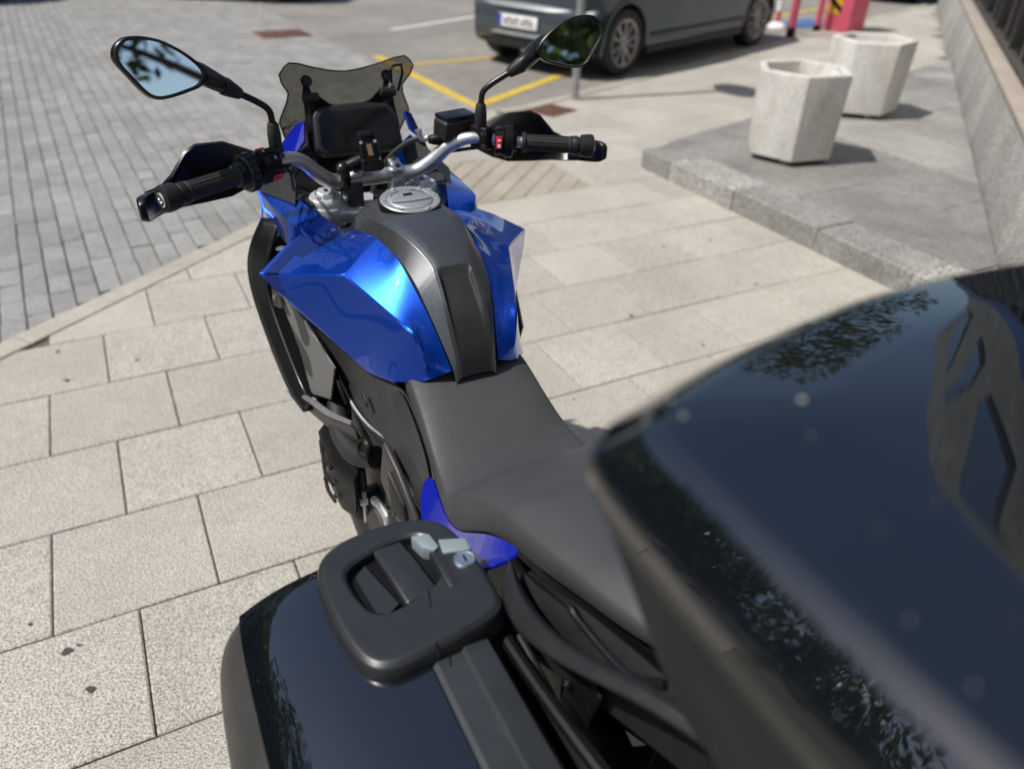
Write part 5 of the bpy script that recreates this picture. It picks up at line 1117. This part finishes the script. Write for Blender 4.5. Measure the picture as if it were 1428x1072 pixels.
# ================================================================== trees round the square (behind and beside the photographer)
m, t, b = nodes('tree_leaf'); ge = t.nodes.new('ShaderNodeNewGeometry')
r1 = ramp(t, ge.outputs['Random Per Island'], [(0, (.035, .065, .016)), (.5, (.06, .105, .024)), (1, (.10, .145, .035))]); t.links.new(r1.outputs[0], b.inputs['Base Color']); b.inputs['Roughness'].default_value = .45
b.inputs['Transmission Weight'].default_value = 0; M['leaf'] = m
tl = t.nodes.new('ShaderNodeBsdfTranslucent'); t.links.new(r1.outputs[0], tl.inputs[0]); mxs = t.nodes.new('ShaderNodeMixShader'); mxs.inputs[0].default_value = .45
t.links.new(b.outputs[0], mxs.inputs[1]); t.links.new(tl.outputs[0], mxs.inputs[2]); t.links.new(mxs.outputs[0], t.nodes['Material Output'].inputs[0])
M['bark'] = stone('tree_bark', (.05, .04, .03), (.12, .10, .08), (.2, .17, .14), 30, 0, .95, .3, .8, 5)
def tree_meshes(seed, H, cr):
    g = random.Random(seed); parts = []; tips = []
    parts.append(tubedata([(0, 0, -.1), (g.uniform(-.1, .1), g.uniform(-.1, .1), H*.2), (g.uniform(-.2, .2), g.uniform(-.2, .2), H*.42), (0, 0, H*.7)], [.22, .17, .14, .05], 10, 4))
    for k in range(9):
        a = g.uniform(0, 6.28); z0 = H*g.uniform(.28, .55); l = cr*g.uniform(.55, .95); e = V(math.cos(a)*l, math.sin(a)*l, z0+l*g.uniform(.3, .9))
        parts.append(tubedata([(0, 0, z0), tuple(e*.5+V(0, 0, z0*.5+.1)), tuple(e)], [.09, .06, .02], 7, 4)); tips.append(e)
    clumps = [(e, cr*.42) for e in tips]+[(V(g.gauss(0, cr*.4), g.gauss(0, cr*.4), H*g.uniform(.5, .95)), cr*g.uniform(.28, .45)) for _ in range(16)]
    v, f = [], []
    for c, rad in clumps:
        for _ in range(230):
            d = V(g.gauss(0, 1), g.gauss(0, 1), g.gauss(0, .8)).normalized()*rad*g.uniform(.45, 1)**.6; p = c+d
            a = V(g.gauss(0, 1), g.gauss(0, 1), g.gauss(0, .6)).normalized()*g.uniform(.10, .19); bb = V(g.gauss(0, 1), g.gauss(0, 1), g.gauss(0, .6)).normalized()*.075
            n_ = len(v); v += [tuple(p-a), tuple(p+bb), tuple(p+a), tuple(p-bb)]; f.append((n_, n_+1, n_+2, n_+3))
    return merge(parts), (v, f)
kinds = []
for sd_, H, cr in ((3, 8.5, 2.9), (11, 10.0, 3.3)):
    tr_, cw_ = tree_meshes(sd_, H, cr)
    kinds.append((tr_, cw_, H))
proto = {}
def tree(x, y, kind, rz, sc, label):
    r_ = empty('street_tree', (x, y, 0), rz, label, 'tree', 'trees round the square'); r_.scale = (sc, sc, sc)
    if kind not in proto:
        (tv, tf), (cv, cf), H = kinds[kind]
        o1 = raw('trunk', tv, tf, M['bark'], r_); o2 = bpy.data.objects.new('crown', plain_mesh('crown', cv, cf, M['leaf'])); col.objects.link(o2); o2.parent = r_
        proto[kind] = (o1.data, o2.data)
    else:
        for nm, me in zip(('trunk', 'crown'), proto[kind]):
            o = bpy.data.objects.new(nm, me); col.objects.link(o); o.parent = r_
for x, y, kd, rz, sc, lb in [
    (3.0, -7.6, 0, .3, 1.0, 'leafy tree straight behind the photographer, seen in the right mirror'), (7.2, -9.5, 1, 1.9, 1.0, 'tall leafy tree behind the photographer near the building'),
    (-1.4, -11.0, 1, 4.2, .95, 'tall leafy tree behind the photographer near the road'),
    (1.9, -10.8, 1, 2.4, 1.15, 'tall leafy tree standing behind the one seen in the right mirror'), (5.2, -7.4, 0, 4.4, 1.05, 'leafy tree behind the photographer beyond the end of the building'),
    (8.6, -5.2, 0, 2.0, .95, 'smaller leafy tree beyond the near end of the building, seen in the left mirror'),
    (-19, -3.5, 0, 2.9, 1.45, 'leafy tree across the road behind the left handlebar grip line'), (-18.5, 5.6, 0, .6, 1.45, 'leafy tree across the road between two taller ones'),
    (-18, 1.5, 1, 2.2, 1.35, 'leafy tree across the road left of the motorcycle'), (-17, 9.5, 0, 5.2, 1.25, 'smaller leafy tree across the road beside the tall one'),
    (-13, 21, 1, .9, 1.3, 'tall leafy tree beyond the far end of the road'), (-3, 25, 0, 3.1, 1.15, 'leafy tree beyond the parked cars straight ahead'), (6.5, 25.5, 1, 5.5, 1.05, 'tall leafy tree beyond the barrier pillar'),
    (-20, -8, 0, 1.1, 1.3, 'leafy tree across the road behind the photographer')]:
    tree(x, y, kd, rz, sc, lb)

# housing block across the road, beyond the trees (seen only in the glossy lids)
hb_ = empty('apartment_building', (-27, 6, 0), R_(66), 'long pale apartment block across the road beyond the trees', 'building')
box('wall', (0, 0, 6), (40, 8, 12), M['wall'], hb_, bevel=.05)
box('roof', (0, 0, 12.2), (40.6, 8.6, .4), M['tan'], hb_, bevel=.05)
for fl in range(4):
    for k in range(10):
        wf = box('window', (-18+k*4, -4.02, 2+fl*2.9), (1.5, .1, 1.5), M['frame'], hb_, bevel=.02); box('pane', (-18+k*4, -4.08, 2+fl*2.9), (1.3, .03, 1.3), M['car_glass'], wf, bevel=0)

# ---- small fixings on the bike
for p_, d_ in [((.545, .170, .672), (0, 1, 0)), ((.64, .178, .70), (0, 1, 0)), ((.60, .182, .655), (0, 1, 0)), ((1.03, .262, .668), (0, 1, .2)), ((.905, .205, .68), (-.2, 1, .3)), ((.86, .232, .505), (0, 1, 0)), ((.93, .236, .50), (0, 1, 0)), ((.135, .178, .83), (0, 1, .2)), ((.05, .156, .84), (0, 1, .2)), ((.30, .188, .74), (0, 1, .1))]:
    lathe('body_bolt', [(0, .006), (.004, .006), (.005, .0045), (.005, .003), (.0025, .0028), (.0025, .0005)], p_, d_, M['steel'], bike, 14)
for x_, y_ in ((1.12, .168), (1.15, .172)): tube('cable_tie', [(x_, y_-.012, 1.105), (x_, y_, 1.118), (x_, y_+.012, 1.105)], .0018, M['plastic_dark'], bike, 6, 3)
